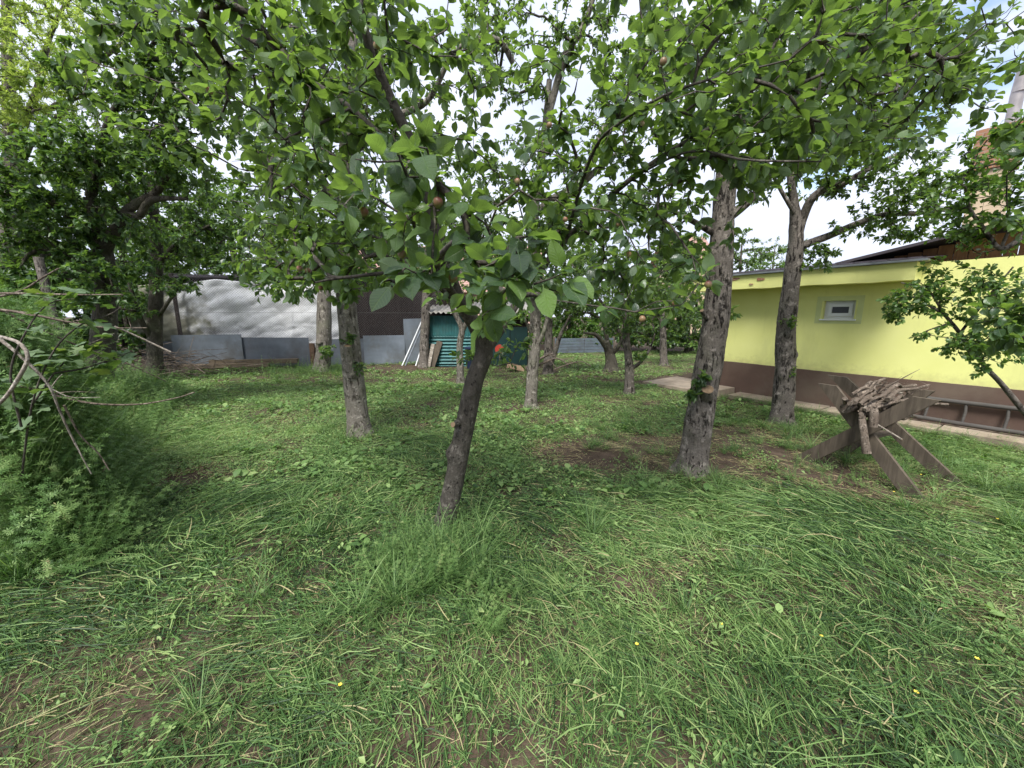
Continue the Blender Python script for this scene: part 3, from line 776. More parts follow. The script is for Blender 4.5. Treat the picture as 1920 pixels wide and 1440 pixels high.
sheet('light blue-grey sheet metal panel with mud-stained lower edge', 680, 758, 629, .05, 'sheet2', 4)
sheet('tall narrow light sheet metal panel behind the leaning white rods', 756, 800, 598, .0, 'sheet2', 5)
pp = fp(588, 680, .05); m = MB(); m.bar((0, 0, -.1), (0, 0, .72), .14, .09, (0, 1, 0)); tag(m.build('wooden_post', M['rusty'], None, (pp[0], pp[1], 0)), 'short rusty brown post between two sheet metal panels', 'post')
for t, (xa, xb, ya, yb, off, lb) in enumerate(((330, 505, 690, 682, .3, 'long weathered timber beam lying along the foot of the metal panels'), (395, 560, 683, 679, .2, 'shorter timber beam lying behind the long one by the metal panels'))):
    p, q = fp(xa, 688, off), fp(xb, 688, off); p[2] = q[2] = .09 + .1 * t; m = MB(); m.bar(p - p, q - p, .14, .13, wob=.008); tag(m.build('timber_beam', M['beam'], None, p), lb, 'beam')
# dark shed behind the fence
shed = thing('dark_shed', 'long dark board shed with flat roof edge behind the wire fence', 'shed', FA, None, math.atan2(fu[1], fu[0]))
SL = 8.6; zr = fp(500, 520, -.5)[2]
x = 0.
while x < SL:
    w_ = rng.uniform(.16, .2); m = MB(); d_ = rng.uniform(.5, .515); m.box((x, d_, 0), (x + w_ - .008, d_ + .03, zr - .05)); m.build('board', M['dark_boards'], shed); x += w_
m = MB(); m.box((-.3, .35, zr - .04), (SL + .2, 3.4, zr + .03)); m.build('roof', M['roof_metal'], shed)
m = MB(); m.box((0, .56, 0), (SL, 3.2, zr - .06)); m.build('body', M['dark_boards'], shed)
# tarpaulin draped on the shed wall, gathered to the left
nX, nZ = 200, 60; t0, t1 = fp(235, 560, -.38), fp(640, 560, -.38); LT = np.linalg.norm((t1 - t0)[:2])
u_, w_ = np.meshgrid(np.linspace(0, 1, nX), np.linspace(0, 1, nZ))
ztop = zr - .12 - .25 * np.clip(.42 - u_, 0, 1) * 2.2 + .03 * np.sin(u_ * 20)
Zt = .55 + w_ * (ztop - .55); Xt = u_ * LT
rf_ = np.random.RandomState(15); fold = 0 * u_
for q in range(16):
    f1, f2 = rf_.normal(0, 1, 2) * rf_.uniform(2.5, 13); ph_ = rf_.uniform(0, 6.28)
    fold = fold + (.9 / (5 + .6 * math.hypot(f1, f2))) * (np.abs(np.sin(f1 * u_ * 3.2 + f2 * .75 * w_ + ph_ + .8 * np.sin(5 * u_ + q))) - .6) * np.clip(1.25 - u_ * .8 + (w_ < .35) * .3, .25, 1.2)
fold += .15 * (1 - w_) ** 2 * (u_ < .75)
tt = np.clip(.9 - 1.9 * u_ + .35 * (1 - w_), 0, 1) + np.clip(.16 - w_, 0, 1) * 3 + np.clip(w_ - .86, 0, 1) * 1.5
m = MB(); i = np.arange(nZ - 1)[:, None] * nX; j = np.arange(nX - 1)[None]
m.add(np.stack([Xt, -fold * .45, Zt], -1).reshape(-1, 3), np.stack([i + j, i + j + 1, i + nX + j + 1, i + nX + j], -1).reshape(-1, 4), 0, True, tt.ravel())
to = m.build('tarpaulin', M['tarp']); to.location = (t0[0], t0[1], 0); to.rotation_euler = (0, 0, math.atan2(fu[1], fu[0]))
sm = to.modifiers.new('thick', 'SOLIDIFY'); sm.thickness = .004
tag(to, 'crumpled white tarpaulin, mouldy olive at one end, hung on the dark shed', 'tarpaulin')
# chain-link fence
fen = thing('wire_fence', 'diamond wire mesh fence standing before the tarpaulin and dark shed', 'fence', FA, None, math.atan2(fu[1], fu[0]))
fz0, fz1, FL_ = .55, zr + .02, 8.2; sp = .075; H_ = fz1 - fz0; m = MB(); fy = .06
def quadline(m, p, q, w):
    d = unit(q - p); x_ = unit(np.cross(d, (0, 1, 0))) * w; y_ = np.array((0, w, 0))
    V = [p + x_, p - x_ * .5 + y_, p - x_ * .5 - y_, q + x_, q - x_ * .5 + y_, q - x_ * .5 - y_]
    m.add(V, np.array([(0, 1, 4, 3), (1, 2, 5, 4), (2, 0, 3, 5)]), 0, False)
for s in np.arange(-H_, FL_, sp):
    for sg in (1, -1):
        xa, xb = s, s + H_
        za, zb = (fz0, fz1) if sg > 0 else (fz1, fz0)
        t_a, t_b = max(0, (0 - xa) / H_), min(1, (FL_ - xa) / H_)
        if t_b <= t_a: continue
        quadline(m, np.array((xa + t_a * H_, fy + .003 * sg, za + (zb - za) * t_a)), np.array((xa + t_b * H_, fy + .003 * sg, za + (zb - za) * t_b)), .0022)
tag(m.build('wire_mesh', M['wire'], fen), None, kind='stuff')
for z_ in (fz0 + .02, (fz0 + fz1) / 2, fz1): m = MB(); m.tube([(0, fy - .008, z_), (FL_, fy - .008, z_)], .004, 5, 0); m.build('tension_wire', M['wire'], fen)
for px in (228, 336, 652, 800):
    p = fp(px, 640); xx = np.dot(p - FA, fu); m = MB(); m.bar((xx, fy + .04, -.1), (xx, fy + .04, fz1 + .03), .08, .07, (0, 1, 0)); m.build('post', M['dark_boards'], fen)
# turquoise shed
def corrug(L_, H_, amp, wl, vert=False, n=None):
    n = n or int((L_ if vert else H_) / wl * 8) + 1
    s = np.linspace(0, L_ if vert else H_, n); y = amp * np.sin(s * 2 * np.pi / wl)
    if vert: A = np.stack([s, y, 0 * s], 1); B_ = np.stack([s, y, 0 * s + H_], 1)
    else: A = np.stack([0 * s, y, s], 1); B_ = np.stack([0 * s + L_, y, s], 1)
    V = np.stack([A, B_], 1).reshape(-1, 3); i = np.arange(n - 1) * 2
    return V, np.stack([i, i + 1, i + 3, i + 2], 1)
S0 = at(806, 690, 12.1); S0[2] = 0
ts = thing('teal_shed', 'small turquoise corrugated sheet shed with grey fibre roof', 'shed', S0)
zt = at(840, 592, 12.1)[2]; sl_ = at(990, 640, 12.1)[0] - S0[0]; w1_ = at(884, 640, 12.1)[0] - S0[0]
V, F = corrug(w1_, zt * .62, .022, .105); m = MB(); m.add(V, F); m.build('lower_sheet', M['teal'], ts)
V, F = corrug(w1_ + .02, zt * .40, .008, .09, True); m = MB(); m.add(V + (0, -.02, zt * .6), F); m.build('upper_sheet', M['teal'], ts)
m = MB(); m.box((0, .05, 0), (sl_, 2, zt)); m.build('body', M['dark_boards'], ts)
for a_ in range(3):
    xa = w1_ + .12 + a_ * (sl_ - w1_ - .12) / 3; m = MB(); m.box((xa, -.01 - .02 * (a_ % 2), .02), (xa + (sl_ - w1_ - .12) / 3 - .02, .04, zt * (.78 if a_ else .9))); m.build('door_board', M['teal_d'], ts)
V, F = corrug(sl_ + .4, 2.4, .028, .15, True); V = V[:, [0, 2, 1]]; m = MB(); V2 = V.copy(); V2[:, 2] += zt + .08 + V[:, 1] * .16; m.add(V2 + (-.1, -.3, 0), F); ro = m.build('roof', M['fibre'], ts)
ro.modifiers.new('thick', 'SOLIDIFY').thickness = .012
for t, (a_, b_) in enumerate((((753, 681), (793, 597)), ((759, 681), (797, 600)), ((779, 684), (806, 602)))):
    p = gr(*a_); p = at(a_[0], a_[1], 12.0); p[2] = 0; q = at(b_[0], b_[1], 12.45)
    m = MB(); m.tube([p - p, (q - p) * .5 + (.0, 0, -.01), q - p], .022, 8, 0); tag(m.build('metal_rod', M['white_pvc'] if t != 1 else M['sheet2'], None, p), ['long white rod leaning on the tall metal panel, outermost of three', 'grey rod leaning between two white rods on the metal panel', 'white rod leaning closest to the speckled trunk by the turquoise shed'][t], 'rod', 'rods leaning on the fence')
for t, (xa, xb, y0, y1) in enumerate(((803, 812, 686, 645), (809, 824, 684, 640))):
    p = at(xa, 686, 11.8 + .1 * t); p[2] = 0; q = at(xb, y1, 12.0 + .06 * t)
    m = MB(); m.bar(p - p, q - p, .16 if t else .10, .025, (0, 1, .2), wob=.01); tag(m.build('wooden_board', M['greywood'] if t else M['deadpale'], None, p), ['narrow pale split board leaning beside the speckled trunk', 'broad dark weathered board leaning on the turquoise shed'][t], 'board')
# bits by the shed door
p = at(937, 668, 11.4); p[2] = .0
hb = at(937, 655, 11.4)[2]
M['red_plastic'] = mat_plain('red_plastic', (.42, .05, .03), .45, .15); M['blue_plastic'] = mat_plain('navy_plastic', (.02, .03, .07), .45, .2)
m = MB(); m.tube([(0, 0, .0), (0, 0, hb + .04)], [.02, .02], 6, 1); m.tube([(0, -.015, hb), (0, .015, hb)], .14, 20, 0); tag(m.build('round_sign', [M['red_plastic'], M['greywood']], None, p), 'small round red disc on a stake before the turquoise shed', 'disc')
p = at(888, 680, 11.6); p[2] = 0; m = MB(); m.tube([(0, 0, 0), (0, 0, .62), (0, 0, .64)], [.2, .25, .265], 20, 0); m.tube([(0, 0, .60), (0, 0, .645)], .275, 20, 0); tag(m.build('barrel', M['blue_plastic'], None, p), 'dark navy plastic tub before the turquoise shed', 'tub')
p = at(965, 677, 10.9); p[2] = .06; m = MB(); m.bar((-.22, 0, .13), (.28, .05, 0), .25, .02, (0, -.6, 1)); tag(m.build('wooden_board', M['cutwood'], None, p), 'fresh pale board tilted on the ground near the turquoise shed', 'board')
# far slatted fence
p0, p1 = at(1040, 662, 16), at(1150, 662, 16.4); p0[2] = p1[2] = 0
ff = thing('slatted_fence', 'low blue-grey slatted board fence at the far end of the orchard', 'fence', p0, None, math.atan2(*(p1 - p0)[[1, 0]]))
fl2 = np.linalg.norm(p1 - p0); M['bluegrey'] = mat_wood('blue_grey_board', (.12, .15, .175), (.08, .10, .12), axis='X')
for a_ in range(5):
    for b_ in range(2): m = MB(); m.box((b_ * fl2 / 2, rng.uniform(0, .01), .03 + a_ * .125), ((b_ + 1) * fl2 / 2 - .02, .03, .14 + a_ * .125)); m.build('slat', M['bluegrey'], ff)
for b_ in range(3): m = MB(); m.box((b_ * fl2 / 2 - .05, .03, -.1), (b_ * fl2 / 2 + .05, .12, .7)); m.build('post', M['greywood'], ff)
# houses far behind
M['tile'] = mat_plain('roof_tiles', (.44, .28, .24), .85, .35, 8, .03, 14); M['pink'] = mat_plain('pink_plaster', (.62, .42, .35), .9, .12)
def far_house(label, px0, px1, Yd, zw, zr_, wallm):
    p, q = at(px0, 600, Yd), at(px1, 600, Yd); w = q[0] - p[0]; o = thing('distant_house', label, 'house', (p[0], Yd, 0))
    m = MB(); m.box((0, 0, 0), (w, 6, zw)); m.build('wall', M[wallm], o)
    m = MB(); m.add([(-.4, -.5, zw - .1), (w + .4, -.5, zw - .1), (w + .4, 3, zr_), (-.4, 3, zr_), (-.4, 6.5, zw - .1), (w + .4, 6.5, zw - .1)], [np.array([(0, 1, 2, 3), (3, 2, 5, 4)])], 0, False)
    for zz in np.linspace(0, 1, 26): 
        m.bar((-.4, -.5 + 3.5 * zz, zw - .09 + (zr_ - zw + .1) * zz), (w + .4, -.5 + 3.5 * zz, zw - .09 + (zr_ - zw + .1) * zz), .06, .05)
    m.build('roof', M['tile'], o)
    for xx in np.arange(.8, w - 1, 2.2):
        m = MB(); ring(m, xx, xx + 1, 1.2, 2.4, .08, -.03, .02); f_ = m.build('window', M['white_pvc'], o); m = MB(); m.box((xx + .08, -.006, 1.28), (xx + .92, .01, 2.32)); m.build('pane', M['dark_glass'], f_)
far_house('pink house with red tiled roof glimpsed behind the orchard leaves', 640, 1010, 27, 3.2, 6.6, 'pink')
far_house('small house with red roof glimpsed above the far hedge', 1262, 1330, 34, 6.0, 8.6, 'cream')
def bl1(px, py, Y, rx, ry, rz, n):
    k_ = 1. if Y < 1.25 else 1.4
    return bl(px, py, Y * k_, rx * k_ * .95, ry * k_, rz * k_ * .95, int(n * (1.3 if k_ > 1 else 1)))
# ------------------------------------------------------------------ orchard trees
AP = 'apple trees of the orchard'
apples = [(820, 345, 1.05), (680, 366, 1.15), (752, 448, 1.1), (848, 492, 1.15), (390, 148, 1.3), (1330, 510, 1.35), (1205, 577, 1.5), (735, 345, 1.2), (845, 372, 1.2), (875, 440, 1.2),
          (1030, 215, 1.6), (1245, 90, 1.5), (1205, 215, 1.6), (970, 320, 1.6), (560, 485, 1.7), (575, 490, 1.7), (1180, 460, 1.7), (1265, 555, 1.6), (600, 525, 1.9), (1160, 405, 1.8), (1060, 395, 1.7), (705, 60, 1.5)]
atips = [at(a, b, y) for a, b, y in apples]
t1, b1 = make_tree('apple_tree', 'leaning grey-trunked apple tree whose large leaves hang close to the camera', 'tree', at(833, 1000, 2.69),
    tp((829, 1012, 2.69, .08), (836, 975, 2.69, .076), (852, 900, 2.68, .07), (873, 790, 2.66, .068), (890, 712, 2.63, .064), (908, 658, 2.6, .06), (892, 612, 2.5, .05), (868, 575, 2.38, .042), (838, 500, 2.25, .034), (790, 330, 2.1, .03), (765, 255, 2.05, .026), (730, 180, 2.0, .023), (695, 90, 1.95, .02), (660, -20, 1.9, .016)),
    [tp((908, 658, 2.6, .042), (932, 628, 2.62, .032), (975, 560, 2.7, .026), (1060, 450, 2.8, .021), (1190, 330, 2.7, .017), (1350, 230, 2.5, .012), (1560, 130, 2.4, .008)),
     tp((838, 500, 2.25, .024), (900, 530, 1.9, .018), (960, 550, 1.5, .012), (1010, 552, 1.25, .007)),
     tp((790, 330, 2.1, .02), (640, 190, 2.0, .014), (480, 100, 2.0, .009)),
     tp((868, 575, 2.38, .024), (820, 500, 1.75, .014), (872, 425, 1.25, .009), (822, 340, 1.1, .006), (790, 300, 1.02, .004)),
     tp((868, 575, 2.38, .016), (780, 515, 2.1, .011), (650, 520, 1.9, .008), (590, 530, 1.8, .004)),
     tp((1190, 330, 2.7, .008), (1290, 285, 2.1, .006), (1400, 300, 1.8, .005), (1540, 303, 1.7, .003)),
     tp((1060, 450, 2.8, .012), (1110, 290, 2.4, .009), (1170, 225, 2.1, .007), (1280, 165, 1.9, .006), (1480, 112, 1.8, .003))],
    [bl1(790, 330, 1.05, .16, .16, .14, 6), bl1(725, 290, .82, .1, .06, .07, 3), bl1(780, 330, .86, .12, .06, .08, 2), bl1(940, 490, .85, .15, .08, .07, 4), bl1(930, 500, 1.05, .2, .16, .1, 5), bl1(860, 510, 1.35, .26, .2, .13, 9), bl1(1000, 505, .8, .08, .06, .05, 3), bl1(905, 560, .8, .09, .05, .05, 3), bl1(800, 530, .9, .08, .06, .04, 3), bl1(850, 420, .98, .14, .1, .09, 4), bl1(700, 400, 1.2, .2, .15, .12, 6), bl1(640, 330, 1.3, .2, .2, .15, 8),
     bl1(610, 190, 1.35, .3, .3, .22, 34), bl1(500, 110, 1.6, .35, .35, .25, 34), bl1(390, 200, 2.0, .45, .4, .3, 36), bl1(640, 40, 1.4, .35, .3, .2, 30), bl1(420, 60, 2.0, .5, .4, .25, 34),
     bl1(800, 120, 1.7, .3, .4, .22, 20), bl1(960, 250, 1.7, .3, .4, .25, 24), bl1(880, 60, 1.9, .3, .3, .2, 12), bl1(700, 200, 1.7, .3, .35, .25, 26),
     bl1(1180, 230, 1.7, .3, .4, .22, 26), bl1(1330, 150, 1.5, .35, .35, .24, 40), bl1(1480, 200, 1.55, .35, .35, .25, 44), bl1(1330, 280, 1.6, .35, .3, .14, 26), bl1(1620, 130, 1.9, .5, .4, .3, 50), bl1(1700, 60, 2.1, .4, .4, .3, 34), bl1(1450, 50, 1.7, .5, .4, .2, 36), bl1(1250, 90, 1.8, .3, .3, .2, 20),
     bl1(1720, 210, 2.2, .4, .3, .2, 24), bl1(1560, 270, 1.6, .3, .2, .1, 12),
     bl1(600, 480, 1.9, .35, .35, .2, 26), bl1(560, 380, 2.2, .35, .4, .3, 28), bl1(720, 480, 1.7, .3, .3, .15, 18), bl1(640, 540, 1.9, .25, .2, .08, 8),
     bl1(1130, 480, 1.9, .35, .4, .2, 24), bl1(1210, 540, 1.6, .3, .3, .13, 18), bl1(1260, 420, 1.8, .3, .3, .2, 18), bl1(1080, 350, 2., .3, .3, .2, 14),
     bl1(1420, 310, 1.4, .25, .2, .08, 9), bl1(1050, 470, 1.9, .3, .3, .18, 16), bl1(640, 430, 1.7, .3, .3, .2, 20), bl1(1010, 400, 1.9, .25, .3, .18, 14), bl1(930, 610, 1.7, .1, .1, .05, 4), bl1(930, 670, 2.4, .2, .18, .06, 8), bl1(860, 672, 2.45, .12, .1, .03, 3), bl1(980, 640, 2.4, .12, .1, .05, 4)],
    'apple', 'apple_leaf', 'bark_grey', .072, 8, 300, .0022, 5, AP, 26, (.08, .85), mult=1.45, low='mid', spread=.42, grow=1.2, extra_tips=atips, near=.64,
    stubs=[(at(858, 792, 2.58), at(849, 796, 2.53), .02)], bumps=[(.72, 3.6, .055, .035), (.9, 4.4, .03, .012), (1.2, 4.6, .03, .02), (.35, 5.2, .03, .012), (.5, 2., .04, .012)], rough=.045)
t1['group'] = AP
ai = np.random.RandomState(4)
for p in atips: hang_apple(t1, b1, p, ai.uniform(.8, 1.25), ai.uniform(-.5, .5))

t2, _ = make_tree('apple_tree', 'straight pale-trunked apple tree with sawn stub and green shoots, left of the leaning one', 'tree', at(674, 818, 5.0),
    tp((676, 822, 5.0, .152), (671, 780, 5.0, .138), (664, 720, 5.0, .13), (656, 640, 5.0, .125), (648, 540, 5.0, .115), (646, 420, 5.0, .1), (650, 300, 5.0, .088), (655, 200, 5.0, .075), (662, 60, 5., .06)),
    [tp((646, 420, 5., .06), (600, 330, 4.8, .045), (520, 230, 4.6, .03)), tp((650, 300, 5., .05), (720, 230, 4.8, .04), (800, 190, 4.6, .03), (850, 100, 4.5, .022), (905, 72, 4.5, .024), (940, 80, 4.6, .03), (962, 118, 4.7, .03)),
     tp((647, 560, 5., .05), (610, 480, 4.6, .03), (560, 440, 4.2, .018)), tp((655, 200, 5., .05), (580, 90, 5., .03), (500, 0, 5., .02))],
    [bl(560, 240, 4.7, .9, .9, .6, 80), bl(480, 120, 4.8, .9, .9, .6, 70), bl(700, 150, 4.7, .8, .9, .6, 60), bl(620, 40, 5, 1., 1., .5, 60), bl(590, 400, 4.5, .5, .7, .4, 44), bl(770, 280, 4.8, .5, .7, .4, 26), bl(540, 460, 4.4, .5, .5, .25, 30), bl(690, 420, 4.9, .4, .6, .4, 26), bl(880, 100, 4.7, .5, .5, .35, 20), bl(600, 520, 4.6, .45, .35, .2, 22), bl(540, 540, 4.2, .35, .3, .16, 16), bl(700, 520, 4.3, .3, .3, .16, 14), bl(470, 500, 4.6, .3, .3, .16, 12),
     bl(652, 635, 4.85, .07, .05, .1, 5), bl(672, 690, 4.86, .1, .06, .08, 4)],
    'mid', 'leaf_fine', 'bark_pale', .08, 10, 200, .003, 12, AP, 24, (.1, .8), rough=.06, mult=2.0, low='low', spread=.4, grow=1.1,
    stubs=[(at(660, 705, 4.9), at(652, 648, 4.78), .045)], bumps=[(1.0, 4.5, .06, .03), (.6, 5.2, .04, .02), (1.35, 4.2, .05, .02)])
t3, _ = make_tree('apple_tree', 'stout apple tree with deeply cracked brown trunk before the corner of the yellow house', 'tree', at(1298, 885, 3.82),
    tp((1296, 892, 3.8, .165), (1300, 860, 3.8, .142), (1310, 790, 3.8, .13), (1322, 720, 3.8, .128), (1340, 620, 3.8, .125), (1349, 520, 3.8, .112), (1354, 430, 3.8, .10), (1362, 330, 3.8, .088), (1372, 270, 3.8, .075), (1400, 170, 3.8, .055), (1460, 40, 3.8, .04)),
    [tp((1362, 410, 3.8, .05), (1395, 385, 3.75, .04), (1425, 355, 3.7, .036), (1450, 318, 3.6, .03), (1500, 250, 3.5, .02), (1580, 180, 3.4, .012)),
     tp((1345, 440, 3.8, .035), (1290, 410, 3.7, .022), (1230, 380, 3.6, .012)), tp((1372, 270, 3.8, .05), (1320, 180, 3.7, .035), (1270, 60, 3.7, .02)),
     tp((1366, 300, 3.8, .045), (1450, 190, 4.0, .03), (1580, 110, 4.1, .018)), tp((1400, 170, 3.8, .04), (1560, 60, 3.7, .03), (1610, -30, 3.7, .02))],
    [bl(1450, 120, 3.7, .7, .8, .5, 90), bl(1330, 60, 3.8, .6, .7, .4, 60), bl(1600, 160, 3.8, .6, .7, .45, 80), bl(1700, 100, 3.9, .6, .6, .45, 70), bl(1560, 20, 3.8, .7, .7, .4, 70), bl(1740, 180, 4, .35, .4, .3, 30), bl(1220, 150, 3.9, .5, .6, .4, 36), bl(1240, 380, 3.6, .35, .4, .25, 26), bl(1480, 290, 3.6, .3, .3, .15, 14), bl(1290, 250, 3.8, .35, .4, .25, 24), bl(1270, 460, 3.7, .25, .3, .15, 12), bl(1640, 250, 3.6, .4, .3, .15, 20),
     bl(1318, 715, 3.66, .06, .05, .07, 5), bl(1303, 745, 3.66, .05, .04, .06, 4), bl(1372, 590, 3.75, .04, .04, .06, 2)],
    'mid', 'leaf_fine', 'bark_brown', .082, 10, 250, .003, 23, AP, 28, (.12, .85), rough=.085, mult=1.6, low='low', spread=.4, grow=1.1,
    stubs=[(at(1325, 745, 3.72), at(1327, 730, 3.62), .055), (at(1325, 595, 3.75), at(1316, 582, 3.7), .02)], bumps=[(.9, 1.2, .05, .03), (1.2, 0.2, .05, .03), (.5, 4., .06, .03), (1.6, 4.6, .05, .02)])
t4, _ = make_tree('apple_tree', 'knotty straight apple tree between the stout cracked trunk and the sawbuck', 'tree', at(1465, 797, 5.53),
    tp((1465, 802, 5.53, .16), (1467, 770, 5.53, .14), (1472, 700, 5.53, .128), (1474, 620, 5.53, .118), (1482, 540, 5.53, .105), (1490, 480, 5.53, .10), (1493, 430, 5.53, .085), (1489, 380, 5.53, .055), (1482, 320, 5.5, .04), (1490, 250, 5.5, .03)),
    [tp((1496, 465, 5.53, .06), (1520, 455, 5.5, .05), (1560, 440, 5.4, .045), (1605, 420, 5.3, .04), (1660, 402, 5.2, .035), (1720, 400, 5.1, .028), (1790, 390, 5., .015)),
     tp((1495, 440, 5.53, .065), (1505, 410, 5.5, .055), (1520, 375, 5.4, .05), (1545, 355, 5.3, .045), (1580, 345, 5.2, .04), (1612, 326, 5.1, .032), (1680, 290, 5., .02)),
     tp((1490, 400, 5.5, .03), (1450, 330, 5.5, .02), (1420, 250, 5.5, .015))],
    [bl(1640, 310, 5.1, .6, .6, .35, 66), bl(1700, 380, 5., .55, .55, .3, 60), bl(1560, 330, 5.4, .5, .6, .3, 30), bl(1780, 330, 4.9, .4, .5, .3, 34), bl(1440, 330, 5.5, .4, .5, .4, 34), bl(1530, 490, 5.4, .2, .3, .22, 20), bl(1480, 200, 5.6, .7, .7, .5, 40), bl(1600, 430, 5.3, .3, .3, .15, 12), bl(1700, 440, 5., .35, .3, .12, 18), bl(1620, 230, 5.3, .6, .6, .3, 26),
     bl(1478, 605, 5.36, .08, .04, .12, 5), bl(1490, 690, 5.36, .06, .04, .08, 3)],
    'mid', 'leaf_fine', 'bark_brown', .068, 15, 120, .003, 31, AP, 20, (.25, .9), rough=.09, mult=1.4, low='low', bumps=[(.8, 4., .05, .04), (1.1, 5.2, .05, .04), (.5, 3.5, .05, .03), (1.4, 4.3, .05, .035)])
t5, _ = make_tree('apple_tree', 'pale reddish trunk mid-orchard, just right of the leaning tree', 'tree', at(995, 768, 6.5),
    tp((995, 772, 6.5, .115), (996, 740, 6.5, .1), (999, 690, 6.5, .096), (1003, 650, 6.5, .09), (1004, 560, 6.5, .088), (1001, 470, 6.5, .095), (1000, 400, 6.5, .09), (1012, 330, 6.5, .06), (1022, 240, 6.5, .05), (1030, 150, 6.5, .04)),
    [tp((1008, 400, 6.5, .07), (1030, 378, 6.4, .065), (1058, 362, 6.3, .06), (1085, 345, 6.2, .07), (1102, 315, 6.1, .065), (1115, 285, 6., .06), (1128, 250, 6., .04), (1170, 180, 6., .03)),
     tp((1003, 470, 6.5, .05), (1028, 430, 6.3, .06), (1040, 392, 6.2, .06), (1056, 372, 6.2, .06), (1085, 350, 6.2, .05), (1140, 300, 6.1, .04), (1180, 280, 6.1, .02)),
     tp((1000, 660, 6.5, .04), (1020, 620, 6.4, .035), (1032, 560, 6.3, .02)), tp((1004, 640, 6.5, .03), (985, 600, 6.4, .02), (970, 540, 6.3, .012)),
     tp((1022, 240, 6.5, .05), (1060, 105, 6.4, .06), (1092, 55, 6.3, .045), (1118, -20, 6.2, .03)), tp((1040, 410, 6.3, .035), (1075, 435, 6.2, .025), (1110, 460, 6.1, .012))],
    [bl(1000, 330, 6.3, .9, .9, .6, 34), bl(1130, 260, 6., .8, .8, .5, 34), bl(1080, 60, 6.2, .6, .6, .5, 30), bl(960, 130, 6.2, .8, .7, .5, 34), bl(1180, 110, 6.1, .7, .6, .5, 34), bl(920, 20, 6.2, .6, .6, .4, 24), bl(900, 330, 6.3, .7, .8, .5, 34), bl(1040, 430, 6.2, .7, .7, .3, 26), bl(920, 430, 6.3, .6, .6, .3, 24), bl(1150, 400, 6.1, .6, .6, .35, 34), bl(1020, 540, 6.3, .3, .3, .2, 12), bl(985, 590, 6.35, .2, .2, .12, 6)],
    'mid', 'leaf_fine', 'bark_pale', .078, 13, 60, .0035, 43, AP, 16, (.15, .8), mult=2.3, low='low', spread=.4)

def small_tree(label, trunk, limbs, blobs, seed, mat='leaf_fine', bark='bark_brown', size=.08, per=18, kind='low', **k):
    return make_tree('apple_tree', label, 'tree', trunk[0][0], trunk, limbs, blobs, kind, mat, bark, size, per, 0, .004, seed, k.pop('group', AP), 12, k.pop('tints', (.2, .85)), mult=1.5, **k)
small_tree('slim pale forked trunk in front of the turquoise shed', tp((864, 724, 8.85, .1), (863, 690, 8.85, .085), (862, 645, 8.85, .075), (866, 615, 8.85, .07), (850, 582, 8.8, .05), (838, 545, 8.7, .04)),
    [tp((866, 625, 8.85, .05), (876, 598, 8.8, .05), (884, 560, 8.8, .035), (895, 500, 8.8, .02))],
    [bl(860, 460, 8.7, 1.0, 1., .6, 60), bl(800, 400, 8.8, .8, .8, .5, 40), bl(930, 460, 8.8, .7, .7, .4, 30), bl(900, 600, 8.75, .4, .3, .2, 12), bl(840, 560, 8.7, .4, .3, .2, 14), bl(930, 560, 8.7, .5, .4, .25, 20)], 51, bark='bark_pale')
small_tree('speckled trunk standing by the leaning white rods', tp((795, 690, 11.9, .17), (796, 640, 11.9, .14), (799, 570, 11.9, .13), (802, 500, 11.9, .1), (805, 440, 11.9, .07)),
    [tp((800, 560, 11.9, .06), (822, 530, 11.7, .04), (850, 490, 11.6, .02))], [bl(790, 440, 11.8, 1.4, 1.2, .6, 60), bl(720, 470, 11.7, 1., 1., .4, 30), bl(850, 420, 11.8, 1.2, 1., .5, 40)], 52)
small_tree('pale trunk with weeds at its foot behind the straight pale-trunked tree', tp((604, 700, 11., .24), (606, 660, 11, .2), (608, 590, 11., .19), (607, 500, 11., .15), (600, 430, 11, .1)),
    [tp((606, 640, 10.9, .06), (594, 645, 10.7, .05)), tp((607, 520, 11, .07), (560, 470, 10.8, .05), (520, 440, 10.6, .03))],
    [bl(560, 430, 10.8, 1.6, 1.4, .8, 90), bl(650, 400, 10.9, 1.2, 1.2, .8, 60), bl(500, 470, 10.6, 1., 1., .4, 34), bl(612, 660, 10.6, .35, .3, .3, 14), bl(580, 320, 11, 1.2, 1.2, .7, 40)], 53, bark='bark_pale', tints=(.35, .95))
small_tree('short dark low-forked tree before the far slatted fence', tp((1145, 702, 10.7, .2), (1146, 680, 10.7, .16), (1142, 658, 10.7, .13), (1136, 640, 10.6, .09)),
    [tp((1142, 660, 10.7, .08), (1120, 630, 10.5, .06), (1095, 624, 10.3, .03)), tp((1146, 665, 10.7, .08), (1165, 640, 10.5, .05), (1175, 600, 10.4, .03)), tp((1140, 650, 10.7, .07), (1130, 590, 10.6, .04))],
    [bl(1110, 570, 10.4, 1., 1., .5, 70), bl(1070, 560, 10.3, .9, .9, .5, 50), bl(1160, 540, 10.5, 1., 1., .6, 70), bl(1060, 480, 10.5, .9, .9, .5, 40)], 54, bark='bark_dark')
